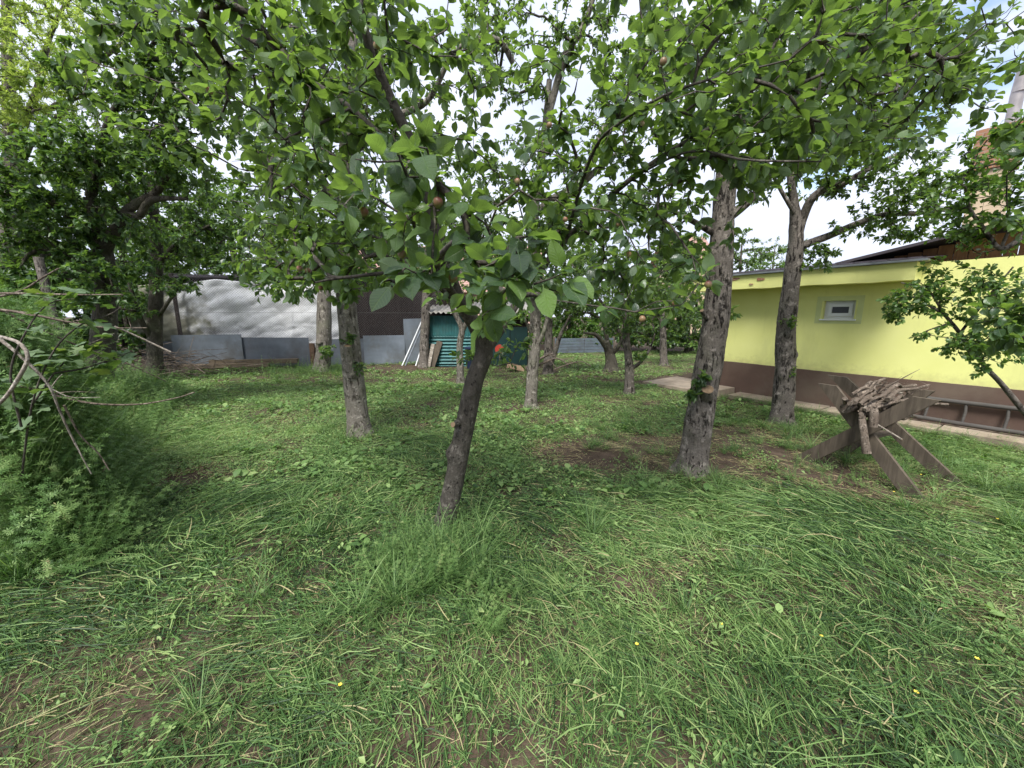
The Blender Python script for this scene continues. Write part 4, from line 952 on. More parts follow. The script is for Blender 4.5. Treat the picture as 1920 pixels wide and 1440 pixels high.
small_tree('small low-crowned tree mid-orchard with slender side branch, left of the stout cracked trunk', tp((1180, 742, 7.75, .115), (1180, 715, 7.75, .095), (1180, 690, 7.75, .088), (1176, 650, 7.75, .07), (1172, 600, 7.75, .05), (1165, 540, 7.7, .03)),
    [tp((1181, 692, 7.75, .05), (1200, 680, 7.7, .035), (1218, 655, 7.6, .02), (1228, 625, 7.6, .012)), tp((1178, 665, 7.75, .05), (1150, 600, 7.7, .03), (1110, 540, 7.6, .02))],
    [bl(1175, 600, 7.6, .6, .6, .35, 50), bl(1240, 560, 7.6, .6, .6, .4, 56), bl(1110, 520, 7.6, .5, .6, .35, 36), bl(1200, 500, 7.7, .7, .7, .4, 60), bl(1195, 668, 7.6, .22, .2, .1, 8), bl(1280, 500, 7.7, .4, .5, .35, 30)], 55, size=.07)
small_tree('far slim trunk standing alone on the lawn near the far hedge', tp((1245, 688, 12.2, .13), (1244, 660, 12.2, .11), (1243, 620, 12.2, .1), (1240, 560, 12.2, .07)), [tp((1243, 610, 12.2, .05), (1270, 570, 12., .03))],
    [bl(1240, 560, 12.1, 1.2, 1.1, .7, 90), bl(1300, 520, 12., 1., 1., .8, 70), bl(1290, 600, 12, .7, .7, .4, 36)], 56, tints=(.35, 1.))
small_tree('leaning double-stemmed trunk beside the heap of fallen branches', tp((1027, 704, 10.5, .14), (1028, 670, 10.5, .12), (1029, 620, 10.5, .1), (1030, 560, 10.5, .07)), [tp((1030, 690, 10.5, .08), (1042, 655, 10.4, .07), (1052, 625, 10.3, .05), (1070, 590, 10.2, .02))],
    [bl(1030, 540, 10.3, 1., 1., .5, 60), bl(960, 520, 10.4, .8, .8, .4, 36), bl(1090, 500, 10.3, .8, .8, .5, 40), bl(1000, 440, 10.5, 1.2, 1., .6, 50)], 57)

# plum trees on the left
PL = 'plum trees on the left side'
make_tree('plum_tree', 'dark-stemmed plum tree in front of the mouldy end of the tarpaulin', 'tree', at(290, 702, 9.4),
    tp((291, 706, 9.4, .19), (290, 660, 9.4, .15), (292, 580, 9.4, .14), (294, 470, 9.4, .12), (290, 400, 9.4, .09), (280, 330, 9.4, .06)),
    [tp((290, 640, 9.4, .07), (270, 612, 9.2, .06), (255, 575, 9., .05), (240, 520, 8.9, .03)), tp((293, 500, 9.4, .07), (340, 450, 9.1, .05), (400, 420, 8.9, .03)), tp((293, 600, 9.4, .05), (320, 560, 9.2, .035), (345, 525, 9., .02)), tp((280, 400, 9.3, .06), (240, 330, 8.8, .05), (260, 270, 8.5, .03), (300, 230, 8.3, .02))],
    [bl(330, 440, 9., 1.5, 1.2, .7, 120), bl(230, 480, 8.8, 1.2, 1.1, .7, 90), bl(400, 450, 9.2, .9, .9, .6, 70), bl(260, 350, 8.8, 1.4, 1.2, .8, 120), bl(360, 380, 9, .9, 1., .6, 50), bl(340, 540, 9, .6, .6, .25, 30), bl(230, 260, 8.6, 1.2, 1., .7, 80), bl(230, 580, 8.8, .7, .5, .3, 30), bl(430, 500, 9, .7, .6, .3, 44), bl(140, 560, 8.6, 1., .6, .4, 50)], 'low', 'leaf_dark', 'bark_dark', .085, 19, 0, .004, 61, PL, 14, (.1, .8), twig='bark_dark', mult=1.4)
make_tree('plum_tree', 'dense plum tree with thick dark boughs leaning over the weed bank', 'tree', at(190, 735, 6.4),
    tp((184, 770, 6.4, .19), (188, 700, 6.4, .17), (195, 620, 6.4, .16), (200, 540, 6.4, .14), (190, 450, 6.3, .11), (170, 370, 6.2, .08)),
    [tp((195, 470, 6.3, .09), (235, 400, 6.1, .07), (270, 375, 6., .055), (295, 358, 5.9, .05), (330, 300, 5.8, .03)), tp((235, 400, 6.1, .06), (260, 405, 6., .05), (285, 375, 5.9, .045), (350, 372, 5.7, .025)), tp((190, 450, 6.3, .07), (110, 390, 6., .05), (40, 330, 5.8, .03)), tp((170, 370, 6.2, .07), (200, 240, 6., .05), (260, 130, 5.8, .03), (300, 60, 5.7, .02)), tp((200, 540, 6.3, .05), (150, 500, 6.0, .03), (90, 470, 5.8, .02))],
    [bl(230, 180, 5.9, .8, .8, .6, 120), bl(300, 110, 5.8, .7, .8, .6, 110), bl(330, 230, 5.7, .6, .7, .5, 90), bl(120, 310, 5.9, 1.0, .9, .5, 130), bl(60, 380, 5.8, .9, .9, .5, 110), bl(200, 300, 5.9, .8, .8, .5, 110), bl(320, 320, 5.8, .6, .6, .35, 60), bl(150, 430, 6., 1., .8, .4, 100), bl(50, 460, 5.8, .8, .7, .35, 80), bl(210, 500, 6., .6, .6, .25, 40), bl(380, 150, 5.7, .4, .5, .4, 40), bl(250, 30, 5.8, .5, .6, .4, 50), bl(100, 540, 5.6, .7, .5, .2, 50), bl(30, 530, 5.4, .6, .5, .25, 50), bl(200, 560, 5.8, .3, .3, .15, 14)], 'low', 'leaf_dark', 'bark_dark', .085, 18, 150, .004, 62, PL, 16, (.1, .9), twig='bark_dark', mult=1.35)
# light green trees past the fence, left and middle
BK = 'trees beyond the back fence'
def back_tree(label, px, py, Y, rx, rz, n, seed, mat='leaf_pale', size=.13, per=20, tints=(.1, .9), trunkr=.2, fill=0, name='broadleaf_tree'):
    c = at(px, py, Y); g = np.array((c[0], Y, 0)); rs = np.random.RandomState(seed)
    tr = [(g, trunkr), (g + (.1, 0, c[2] * .4), trunkr * .8), (c + (0, 0, rz * .1), trunkr * .4), (c + (.1, .1, rz * .6), trunkr * .15)]
    B_ = []
    for _ in range(7): o = unit(rs.normal(0, 1, 3)) * (rx * .62, rx * .62, rz * .62); B_.append((c + o, (rx * .5, rx * .5, rz * .45), n // 7))
    if fill: B_ += [(np.array((c[0] + q * rx * .5, Y - .3, c[2] * .33)), (rx * .7, rx * .6, c[2] * .33), int(n * fill)) for q in (-1, 1)]
    return make_tree(name, label, 'tree', g, tr, [], B_, 'low', mat, 'bark_dark', size, per, 0, .006, seed, BK, 8, tints, near=.62, step=.25, spread=.5)
back_tree('light green bushy tree rising behind the tarpaulin', 430, 425, 15.5, 2.4, 2.0, 300, 71, per=26, size=.14)
back_tree('grey-green tree behind the dark shed beside the pale-trunked tree', 560, 450, 17, 2.4, 1.7, 180, 72, 'leaf_fine')
back_tree('bright green tree glimpsed between the pale trunk and the shed rods', 760, 440, 18, 2.4, 1.6, 170, 73)
back_tree('fresh green tree behind the turquoise shed roof', 900, 500, 17, 2.0, 1.4, 150, 74)
back_tree('dark tree at the far left behind the plum trees', 60, 440, 13, 3.6, 2.4, 420, 75, 'leaf_dark', per=26, size=.15)
back_tree('dark tree behind the brush heap at the left end of the fence', 230, 480, 15, 3.4, 2.2, 380, 76, 'leaf_dark', per=26, size=.15)
# far hedge on the right, single shrubs
HG = 'shrubs of the far hedge'
hs = [(1065, 560, 17.5, 1.3, 1.2, 'leaf_pale', 'pale leafy shrub at the turquoise end of the far hedge'), (1110, 500, 19, 1.6, 1.6, 'leaf_pale', 'tall light shrub above the far slatted fence'), (1180, 590, 17, 1.4, 1.3, 'leaf_fine', 'round shrub behind the low-forked dark tree'),
      (1235, 520, 18, 1.7, 1.8, 'leaf_pale', 'broad bright shrub in the middle of the far hedge'), (1290, 600, 16, 1.3, 1.1, 'leaf_fine', 'low dark-based shrub at the lawn edge left of the house corner'), (1310, 480, 17, 1.6, 1.5, 'leaf_pale', 'tall yellow-green shrub beside the house corner'), (1390, 470, 20, 2., 1.4, 'leaf_fine', 'tree top seen over the low eave of the house'), (1450, 490, 24, 2.6, 1.6, 'leaf_pale', 'distant round tree top seen over the house roof'), (1000, 570, 19, 1.6, 1.3, 'leaf_fine', 'shrub behind the far corner of the turquoise shed')]
for n_, (px, py, Y, rx, rz, mt, lb) in enumerate(hs):
    o, _ = back_tree(lb, px, py, Y, rx, rz, 150, 80 + n_, mt, .13, 24, trunkr=.1, name='hedge_shrub', fill=.55); o['group'] = HG; o['category'] = 'shrub'
UG = 'undergrowth shrubs behind the fence and plum trees'
for n_, (px, py, Y, rx, rz, mt, lb) in enumerate([(40, 520, 9.5, 1.6, 1., 'leaf_dark', 'dark leafy shrub at the far left behind the weed bank'), (150, 540, 10.5, 1.5, 1., 'leaf_dark', 'dark shrub filling the gap behind the thick plum trunk'), (-60, 470, 11, 2., 1.5, 'leaf_dark', 'tall dark shrub cut by the left edge of the picture'), (225, 560, 12.2, 1.1, .8, 'leaf_dark', 'dark shrub at the end of the wire fence'),
      (330, 480, 18, 2.4, 1.4, 'leaf_fine', 'wide green shrub showing above the mouldy tarpaulin end'), (500, 490, 19, 2.4, 1.2, 'leaf_pale', 'light shrub showing over the white tarpaulin'), (640, 480, 20, 2.4, 1.4, 'leaf_fine', 'green shrub behind the dark shed roof'), (830, 500, 20, 2.2, 1.3, 'leaf_pale', 'pale shrub behind the turquoise shed'), (960, 520, 21, 2.2, 1.5, 'leaf_fine', 'green shrub between the turquoise shed and the far hedge')]):
    o, _ = back_tree(lb, px, py, Y, rx, rz, 170, 120 + n_, mt, .15, 22, trunkr=.1, name='undergrowth_shrub', fill=.35, tints=(.05, .7) if mt == 'leaf_dark' else (.1, .9)); o['group'] = UG; o['category'] = 'shrub'
# locust tree, airy yellow-green
make_tree('locust_tree', 'airy yellow-green tree with thin bare-looking boughs at the upper left', 'tree', np.array((-13.2, 9.6, 0)),
    [(np.array((-13.2, 9.6, 0)), .22), (at(20, 420, 9.6), .17), (at(20, 280, 9.6), .13), (at(15, 120, 9.6), .09), (at(10, -60, 9.6), .06)],
    [tp((20, 290, 9.6, .08), (70, 170, 9.3, .06), (90, 80, 9.2, .04), (125, 0, 9., .025)), tp((20, 300, 9.6, .08), (110, 220, 9.2, .055), (160, 140, 9., .045), (230, 80, 8.8, .03)), tp((30, 330, 9.6, .06), (90, 210, 9.3, .04), (130, 190, 9.2, .03), (200, 170, 9., .015)), tp((10, 200, 9.6, .06), (-60, 80, 9.4, .04))],
    [bl(20, 60, 8.8, 1.3, 1., .8, 60), bl(130, 120, 8.9, 1.3, 1., 1., 60), bl(100, 210, 9., 1.3, 1., .6, 50), bl(20, 130, 8.2, .8, .8, .8, 50), bl(180, 60, 8.8, .9, .8, .8, 36), bl(60, -20, 9, 1.5, 1., .6, 50), bl(20, 230, 8.6, .8, .8, .4, 34), bl(-60, 160, 9, 1.4, 1., 1.2, 50)],
    'slim', 'leaf_locust', 'bark_brown', .09, 38, 0, .004, 91, None, 14, (.3, 1.), spread=.7, twig='bark_brown', mult=1.7)
# slender tree at the right edge, before the house wall
TRb = gr(2005, 900)
make_tree('apple_tree', 'young apple tree at the right edge spreading over the yellow wall', 'tree', TRb,
    [(TRb, .04)] + tp((1960, 815, 3.72, .03), (1920, 772, 3.75, .025), (1880, 722, 3.75, .022), (1845, 685, 3.75, .019), (1800, 625, 3.75, .016), (1770, 590, 3.75, .013), (1735, 570, 3.75, .008)),
    [tp((1970, 820, 3.7, .035), (2010, 640, 3.6, .03), (1990, 480, 3.5, .028), (1940, 425, 3.5, .024), (1915, 445, 3.5, .022), (1876, 467, 3.5, .018), (1845, 430, 3.5, .016), (1818, 390, 3.5, .012), (1810, 350, 3.5, .008)), tp((1876, 467, 3.5, .012), (1905, 405, 3.4, .01), (1930, 380, 3.4, .006)), tp((1800, 625, 3.75, .012), (1850, 560, 3.6, .01), (1900, 500, 3.5, .006)), tp((1770, 590, 3.75, .012), (1740, 545, 3.75, .008), (1690, 530, 3.8, .005))],
    [bl(1850, 370, 3.5, .35, .35, .2, 40), bl(1890, 420, 3.5, .25, .3, .2, 26), bl(1800, 430, 3.6, .2, .25, .14, 16), bl(1740, 560, 3.75, .3, .2, .13, 22), bl(1690, 590, 3.8, .14, .12, .08, 10), bl(1790, 530, 3.7, .25, .2, .12, 16), bl(1705, 560, 3.75, .2, .15, .12, 12), bl(1840, 590, 3.6, .3, .2, .16, 18), bl(1880, 660, 3.6, .2, .15, .1, 10), bl(1720, 630, 3.75, .12, .1, .06, 6), bl(1830, 640, 3.6, .3, .2, .14, 24), bl(1780, 650, 3.7, .15, .15, .08, 9), bl(1880, 540, 3.4, .2, .2, .18, 18), bl(1900, 300, 3.4, .25, .25, .25, 30), bl(1860, 260, 3.6, .2, .2, .15, 14), bl(1850, 690, 3.6, .15, .12, .08, 6), bl(1760, 500, 3.8, .2, .15, .1, 9)],
    'mid', 'leaf_pale', 'bark_brown', .052, 10, 150, .0018, 95, AP, 12, (.1, .85), mult=2.2, spread=.36, grow=1.25)
p9 = gr(2120, 1000)
make_tree('apple_tree', 'broad-leaved bough reaching in low at the right edge', 'tree', p9, [(p9, .05), (p9 + (0, -.1, 1.1), .04), (p9 + (-.1, -.1, 1.7), .03), (p9 + (-.2, -.1, 2.4), .02)],
    [[(p9 + (0, -.1, 1.1), .02), (at(1985, 660, 2.2), .014), (at(1900, 625, 2.0), .006)], [(p9 + (-.2, -.1, 2.3), .015), (at(1990, 200, 2.1), .008), (at(1925, 110, 2.), .005)]],
    [bl(1895, 620, 2., .14, .15, .1, 14), bl(1930, 560, 2., .12, .12, .12, 10), bl(1900, 110, 2., .12, .12, .1, 8), bl(1925, 250, 2.1, .1, .15, .16, 8), bl(1940, 400, 2.1, .06, .12, .1, 4), bl(1865, 590, 2.05, .08, .08, .06, 5)], 'apple', 'apple_leaf', 'bark_grey', .075, 8, 60, .002, 97, AP, 10, (.25, .85))

# ------------------------------------------------------------------ dead branches and brush on the left
DB = 'dead branches poking out of the weed bank'
def dead(label, pts, r0, r1, mat='deadwood', tw=1, seed=0): 
    return stick('dead_branch', label, 'branch', DB, [at(a, b, y) for a, b, y in pts], r0, r1, mat, 8, tw, seed, False, .12)
dead('thick pale bent dead branch curving at the left edge', [(-70, 800, 1.75), (0, 755, 1.7), (36, 708, 1.68), (53, 672, 1.68), (44, 650, 1.68), (20, 636, 1.7), (-60, 618, 1.75)], .0075, .0065, 'deadpale', 0, 1)
dead('long thin dead twig sweeping low over the mown grass', [(-60, 690, 2.3), (20, 718, 2.35), (80, 735, 2.4), (170, 756, 2.5), (260, 758, 2.6), (330, 746, 2.7), (365, 735, 2.75)], .011, .003, 'deadwood', 2, 2)
dead('straight dead twig pointing right level with the tarpaulin', [(-60, 549, 2.2), (60, 551, 2.25), (150, 553, 2.3), (232, 553, 2.35)], .007, .003, 'deadwood', 1, 3)
dead('dead cane sloping gently right above the vine leaves', [(-60, 575, 2.), (40, 586, 2.1), (120, 602, 2.2), (200, 614, 2.3), (275, 614, 2.4)], .0085, .003, 'deadwood', 1, 4)
dead('short pale broken stick slanting down toward the metal panels', [(215, 612, 2.9), (260, 632, 3.), (320, 660, 3.1)], .007, .008, 'deadpale', 0, 5)
dead('dead stem slanting down through the weeds to the lawn edge', [(-50, 600, 1.9), (30, 660, 1.95), (90, 720, 2.), (112, 770, 2.05), (140, 830, 2.1), (172, 890, 2.15)], .009, .003, 'deadpale', 3, 6)
dead('dead cane crossing behind the vine leaves toward the brush heap', [(-40, 560, 2.5), (60, 610, 2.6), (150, 650, 2.8), (230, 678, 3.), (310, 715, 3.2)], .008, .003, 'deadwood', 3, 7)
dead('thin dead cane rising from the weeds under the plum leaves', [(-20, 560, 2.5), (40, 545, 2.5), (80, 520, 2.5), (110, 503, 2.5)], .008, .004, 'deadwood', 0, 8)
dead('dark dead twig drooping at the edge of the weed bank', [(120, 760, 2.3), (150, 815, 2.35), (185, 850, 2.4), (205, 882, 2.4)], .006, .003, 'deadwood', 1, 9)
st0 = at(125, 850, 2.6); m = MB(); m.tube([(0, 0, -.1), (.02, 0, .15), (.03, 0, .38)], [.035, .032, .03], 10, 0, rough=.1); tag(m.build('wooden_stake', [M['bark_dark'], M['cutwood']], None, (st0[0], st0[1], .1)), 'short dark stake half hidden in the weed bank', 'stake')
s0 = at(92, 560, 5.); m = MB(); m.tube([(.05, 0, -.1), (.02, 0, 1.), (-.03, 0, at(88, 482, 5.)[2])], [.05, .05, .045], 10, 0, rough=.08); tag(m.build('wooden_post', M['bark_brown'], None, (s0[0], s0[1], 0)), 'rough brown post standing among leaves at the far left', 'post')
bh = gr(265, 705); m = MB(); rs = np.random.RandomState(66)
for t in range(260):
    c = np.array((rs.normal(0, 1.0), rs.normal(0, .5), 0)); c[2] = abs(rs.normal(0, .28)) + .02; d = unit(np.array((rs.normal(0, 1), rs.normal(0, .5), rs.normal(0, .25)))); l_ = rs.uniform(.3, .9)
    a_, b_ = c - d * l_, c + d * l_; a_[2] = max(a_[2], .01); b_[2] = max(b_[2], .01)
    m.tube([a_, (a_ + b_) / 2 + rs.normal(0, .05, 3), b_], [rs.uniform(.005, .014), .006, .003], 4, 0, cap=False)
tag(m.build('brush_heap', M['deadwood'], None, bh), 'heap of thin reddish-brown prunings by the dark metal panel', 'brush heap', kind='stuff')
for t, (pts, r0) in enumerate(([(995, 688, 10.4), (1020, 678, 10.3), (1045, 671, 10.2), (1066, 682, 10.1)], .04), ([(985, 690, 10.2), (1010, 672, 10.2), (1035, 660, 10.2)], .05), ([(1040, 690, 10.0), (1085, 676, 9.9), (1108, 684, 9.8)], .02))if 0 else enumerate((([(995, 692, 10.4), (1020, 680, 10.3), (1045, 672, 10.2), (1066, 684, 10.1)], .04), ([(985, 692, 10.2), (1010, 674, 10.2), (1035, 662, 10.2)], .05), ([(1040, 692, 10.0), (1085, 678, 9.9), (1108, 686, 9.8)], .022))):
    stick('fallen_branch', ['crooked bare fallen branch arching over the ground by the double-stemmed trunk', 'thick fallen branch propped behind the pale reddish trunk', 'thin fallen branch lying toward the low-forked dark tree'][t], 'branch', 'fallen branches mid-orchard', [at(*q) for q in pts], r0, r0 * .4, 'deadwood', 8, 3, 70 + t, True)

# vine with lobed leaves climbing over the dead branches
def vine_leaf():
    a = np.linspace(-np.pi * .86, np.pi * .86, 31); r = .5 * (1 + .22 * np.cos(5 * a) + .05 * np.cos(15 * a)) * (1 - .12 * np.abs(a) / np.pi)
    V = [(0, 0, 0)] + [(math.sin(x) * q, math.cos(x) * q + .1, -.10 * q * q + .05 * math.sin(4 * x)) for x, q in zip(a, r)]
    F = np.array([(0, k_ + 1, k_) for k_ in range(1, 31)])[:, ::-1]
    UV = np.array([(.5, .5)] + [(math.sin(x) * .9, .5 + .4 * math.cos(x)) for x in a]); return np.array(V), F, UV
VV, VF, VU = vine_leaf(); vms = [mesh('leaf', VV, [(VF, 0, True)], M['leaf_vine'], np.full(len(VV), t), VU) for t in (.3, .6, 1.)]
vb = at(40, 900, 2.2); vine = thing('grape_vine', 'pale grape vine climbing over dead branches at the left edge', 'vine', vb)
rs = np.random.RandomState(8)
vp = [[(40, 900, 2.2), (60, 760, 2.15), (100, 660, 2.1), (150, 610, 2.1), (205, 590, 2.1), (228, 575, 2.1)], [(60, 760, 2.15), (110, 690, 2.2), (160, 650, 2.25), (215, 625, 2.3)], [(40, 800, 2.), (20, 700, 1.95), (50, 620, 1.95), (90, 570, 2.), (140, 560, 2.)], [(100, 700, 2.1), (160, 690, 2.2), (210, 672, 2.2), (245, 660, 2.2)]]
for pl in vp:
    P_, r_ = resample([at(*q) for q in pl], np.linspace(.006, .002, len(pl)), .05); m = MB(); m.tube(P_ - vb, r_, 5, 0, cap=False); m.build('stem', M['twig'], vine)
    for q in range(22):
        f_ = rs.uniform(.2, 1); p = P_[int(f_ * (len(P_) - 1))] + rs.normal(0, .03, 3); o = obj('leaf', vms[rs.choice(3, p=(.45, .35, .2))], vine, p - vb)
        o.rotation_euler = (rs.normal(.15, .35), rs.normal(0, .35), rs.uniform(0, 6.28)); s_ = rs.uniform(.05, .105); o.scale = (s_, s_, s_)

# ------------------------------------------------------------------ grass, weeds and ground cover (scattered masses)
def blade(mb, p, d, L_, w, up, bend, tint, rs, seg=4, lie=None):
    t = np.linspace(0, 1, seg + 1)[:, None]; d = unit(d)
    P = p + d * L_ * t + np.array((0, 0, 1.)) * L_ * (up * t - bend * t * t)
    P[:, 2] = np.maximum(P[:, 2], .004 + .004 * rs.uniform())
    s = unit(np.cross(d, (0, 0, 1))) * math.cos(rs.uniform(-.9, .9)) + np.array((0, 0, .5)) * rs.uniform(-1, 1)
    ww = w * np.array([.75, 1, .9, .65, .12])[:seg + 1, None] if seg == 4 else w * np.linspace(1, .15, seg + 1)[:, None]
    V = np.stack([P - s * ww / 2, P + s * ww / 2], 1).reshape(-1, 3); i = np.arange(seg) * 2
    mb.add(V, np.stack([i, i + 1, i + 3, i + 2], 1), 0, True, tint)
def clump(kind, seed):
    rs = np.random.RandomState(seed); mb = MB()
    if kind == 'lying':
        for _ in range(46):
            a = rs.normal(0, .38); d = np.array((math.sin(a), math.cos(a), 0)); p = np.array((rs.normal(0, .075), rs.normal(-.06, .09), rs.uniform(0, .035)))
            blade(mb, p, d, rs.uniform(.10, .30), rs.uniform(.0022, .0048), rs.uniform(.05, .38), rs.uniform(.1, .4), np.clip(rs.normal(.46, .17), .05, .84) if rs.uniform() > .05 else rs.uniform(.85, 1), rs)
    elif kind == 'short':
        for _ in range(44):
            a = rs.uniform(0, 6.28); d = np.array((math.sin(a), math.cos(a), 0)) * rs.uniform(.2, 1); p = np.array((rs.normal(0, .07), rs.normal(0, .07), 0))
            blade(mb, p, d, rs.uniform(.03, .10), rs.uniform(.002, .0042), rs.uniform(.3, 1.2), rs.uniform(.1, .6), np.clip(rs.normal(.48, .16), .05, .84), rs, 3)
    elif kind == 'tuft':
        for _ in range(70):
            a = rs.uniform(0, 6.28); d = np.array((math.sin(a), math.cos(a), 0)) * rs.uniform(.25, .9); p = np.array((rs.normal(0, .03), rs.normal(0, .03), 0))
            blade(mb, p, d, rs.uniform(.12, .28), rs.uniform(.0025, .005), rs.uniform(.6, 1.5), rs.uniform(.3, .9), np.clip(rs.normal(.42, .13), .05, .8), rs)
    elif kind == 'straw':
        for _ in range(30):
            a = rs.normal(0, .8); d = np.array((math.sin(a), math.cos(a), 0)); p = np.array((rs.normal(0, .08), rs.normal(-.05, .08), rs.uniform(0, .02)))
            blade(mb, p, d, rs.uniform(.05, .2), rs.uniform(.002, .004), rs.uniform(0, .15), rs.uniform(0, .2), rs.uniform(.84, 1.) if rs.uniform() < .75 else rs.uniform(.3, .8), rs, 3)
    elif kind == 'stalk':
        for _ in range(4):
            a = rs.normal(0, .5); d = np.array((math.sin(a), math.cos(a), 0)); p = np.array((rs.normal(0, .1), rs.normal(-.2, .1), .02))
            blade(mb, p, d, rs.uniform(.35, .6), rs.uniform(.003, .0045), rs.uniform(.1, .35), rs.uniform(.1, .35), rs.uniform(.66, .82), rs)
    elif kind == 'clover':
        for _ in range(24):
            a = rs.uniform(0, 6.28); c = np.array((rs.normal(0, .07), rs.normal(0, .07), rs.uniform(.015, .06))); tnt = np.clip(rs.normal(.45, .13), .1, .8)
            for q in range(3):
                b = a + q * 2.09; d = np.array((math.sin(b), math.cos(b), rs.uniform(-.2, .3))); s = np.array((math.cos(b), -math.sin(b), 0)); l_ = rs.uniform(.012, .022)
                V = [c, c + d * l_ * .6 + s * l_ * .42, c + d * l_ * 1.1 + (0, 0, .002), c + d * l_ * .6 - s * l_ * .42]; mb.add(V, np.array([[0, 1, 2, 3]]), 0, True, tnt)
    elif kind == 'broad':
        for _ in range(9):
            a = rs.uniform(0, 6.28); V, F, UV = LEAF['mid'][rs.randint(6)]; l_ = rs.uniform(.04, .09); up = rs.uniform(.1, .9); d = unit(np.array([[math.sin(a), math.cos(a), up]])); f = leaf_frames(d, np.array([[0, 0, 1.]]) + rs.normal(0, .3, (1, 3)))[0]
            p = np.array((rs.normal(0, .04), rs.normal(0, .04), rs.uniform(.005, .04))); mb.add((V * l_) @ f.T + p, F, 0, True, np.clip(rs.normal(.6, .12), .2, .74))
    elif kind == 'litter':                                # mown leaf scraps and small weeds
        for _ in range(34):
            V, F, UV = LEAF['low'][rs.randint(5)]; l_ = rs.uniform(.015, .04); a = rs.uniform(0, 6.28); d = unit(np.array([[math.sin(a), math.cos(a), rs.normal(0, .35)]])); f = leaf_frames(d, np.array([[0, 0, 1.]]) + rs.normal(0, .4, (1, 3)))[0]
            p = np.array((rs.normal(0, .09), rs.normal(0, .09), rs.uniform(.004, .035))); mb.add((V * l_) @ f.T + p, F, 0, True, np.clip(rs.normal(.62, .12), .2, .74))
    elif kind == 'cleaver':                               # climbing stems with whorls of narrow leaves
        for _ in range(7):
            a = rs.uniform(0, 6.28); lean = rs.uniform(.1, .7); h_ = rs.uniform(.22, .5); p0 = np.array((rs.normal(0, .06), rs.normal(0, .06), 0)); d = np.array((math.sin(a) * lean, math.cos(a) * lean, 1)); tt_ = np.clip(rs.normal(.52, .13), .2, .74)
            P = np.array([p0 + d * h_ * t - np.array((0, 0, .2 * lean * h_ * t * t)) + rs.normal(0, .006, 3) for t in np.linspace(0, 1, 6)]); V, F, _ = tube(P, np.linspace(.0018, .001, 6), 3); mb.add(V, F, 0, True, tt_ + .12)
            for t in np.linspace(.12, 1, 7):
                c = p0 + d * h_ * t - np.array((0, 0, .2 * lean * h_ * t * t)); nl = 7; l0 = rs.uniform(.02, .034) * (1.1 - .35 * t); ph = rs.uniform(0, 1)
                for q in range(nl):
                    b = ph + q * 6.283 / nl; dd = np.array((math.sin(b), math.cos(b), rs.uniform(-.1, .45))); s = np.array((math.cos(b), -math.sin(b), 0)) * l0 * .14
                    mb.add([c, c + dd * l0 * .6 + s, c + dd * l0, c + dd * l0 * .6 - s], np.array([[0, 1, 2, 3]]), 0, True, tt_ + rs.normal(0, .05))
    me = mesh(kind + '_clump', np.concatenate(mb.V), mb.F, M['blade'], np.clip(np.concatenate(mb.T), 0, 1), np.concatenate(mb.U))
    return bpy.data.objects.new(kind + '_clump', me)

def scatter(name, label, kind, nvar, P, rot, scl, seed):
    col = bpy.data.collections.new(name + '_source')
    for v in range(nvar): col.objects.link(clump(kind, seed * 17 + v))
    me = bpy.data.meshes.new(name); P = np.asarray(P, np.float32); me.vertices.add(len(P)); me.vertices.foreach_set('co', P.ravel())
    a = me.attributes.new('rot', 'FLOAT_VECTOR', 'POINT'); a.data.foreach_set('vector', np.asarray(rot, np.float32).ravel())
    a = me.attributes.new('scl', 'FLOAT', 'POINT'); a.data.foreach_set('value', np.asarray(scl, np.float32))
    a = me.attributes.new('pick', 'INT', 'POINT'); a.data.foreach_set('value', np.random.RandomState(seed).randint(0, nvar, len(P)).astype(np.int32))
    me.materials.append(M['blade'])
    o = tag(obj(name, me), label, kind='stuff')
    g = bpy.data.node_groups.new(name + '_scatter', 'GeometryNodeTree')
    g.interface.new_socket('Geometry', in_out='INPUT', socket_type='NodeSocketGeometry'); g.interface.new_socket('Geometry', in_out='OUTPUT', socket_type='NodeSocketGeometry')
    n = g.nodes.new; gi, go = n('NodeGroupInput'), n('NodeGroupOutput'); ci = n('GeometryNodeCollectionInfo'); ci.inputs['Collection'].default_value = col
    ci.inputs['Separate Children'].default_value = True; ci.inputs['Reset Children'].default_value = True
    ip = n('GeometryNodeInstanceOnPoints'); ip.inputs['Pick Instance'].default_value = True
    def na(nm, ty): q = n('GeometryNodeInputNamedAttribute'); q.data_type = ty; q.inputs['Name'].default_value = nm; return q.outputs[0]
    e2r = n('FunctionNodeEulerToRotation'); l = g.links.new
    l(gi.outputs[0], ip.inputs['Points']); l(ci.outputs[0], ip.inputs['Instance']); l(na('pick', 'INT'), ip.inputs['Instance Index'])
    l(na('rot', 'FLOAT_VECTOR'), e2r.inputs[0]); l(e2r.outputs[0], ip.inputs['Rotation']); l(na('scl', 'FLOAT'), ip.inputs['Scale']); l(ip.outputs[0], go.inputs[0])
    md = o.modifiers.new('scatter', 'NODES'); md.node_group = g
    return o

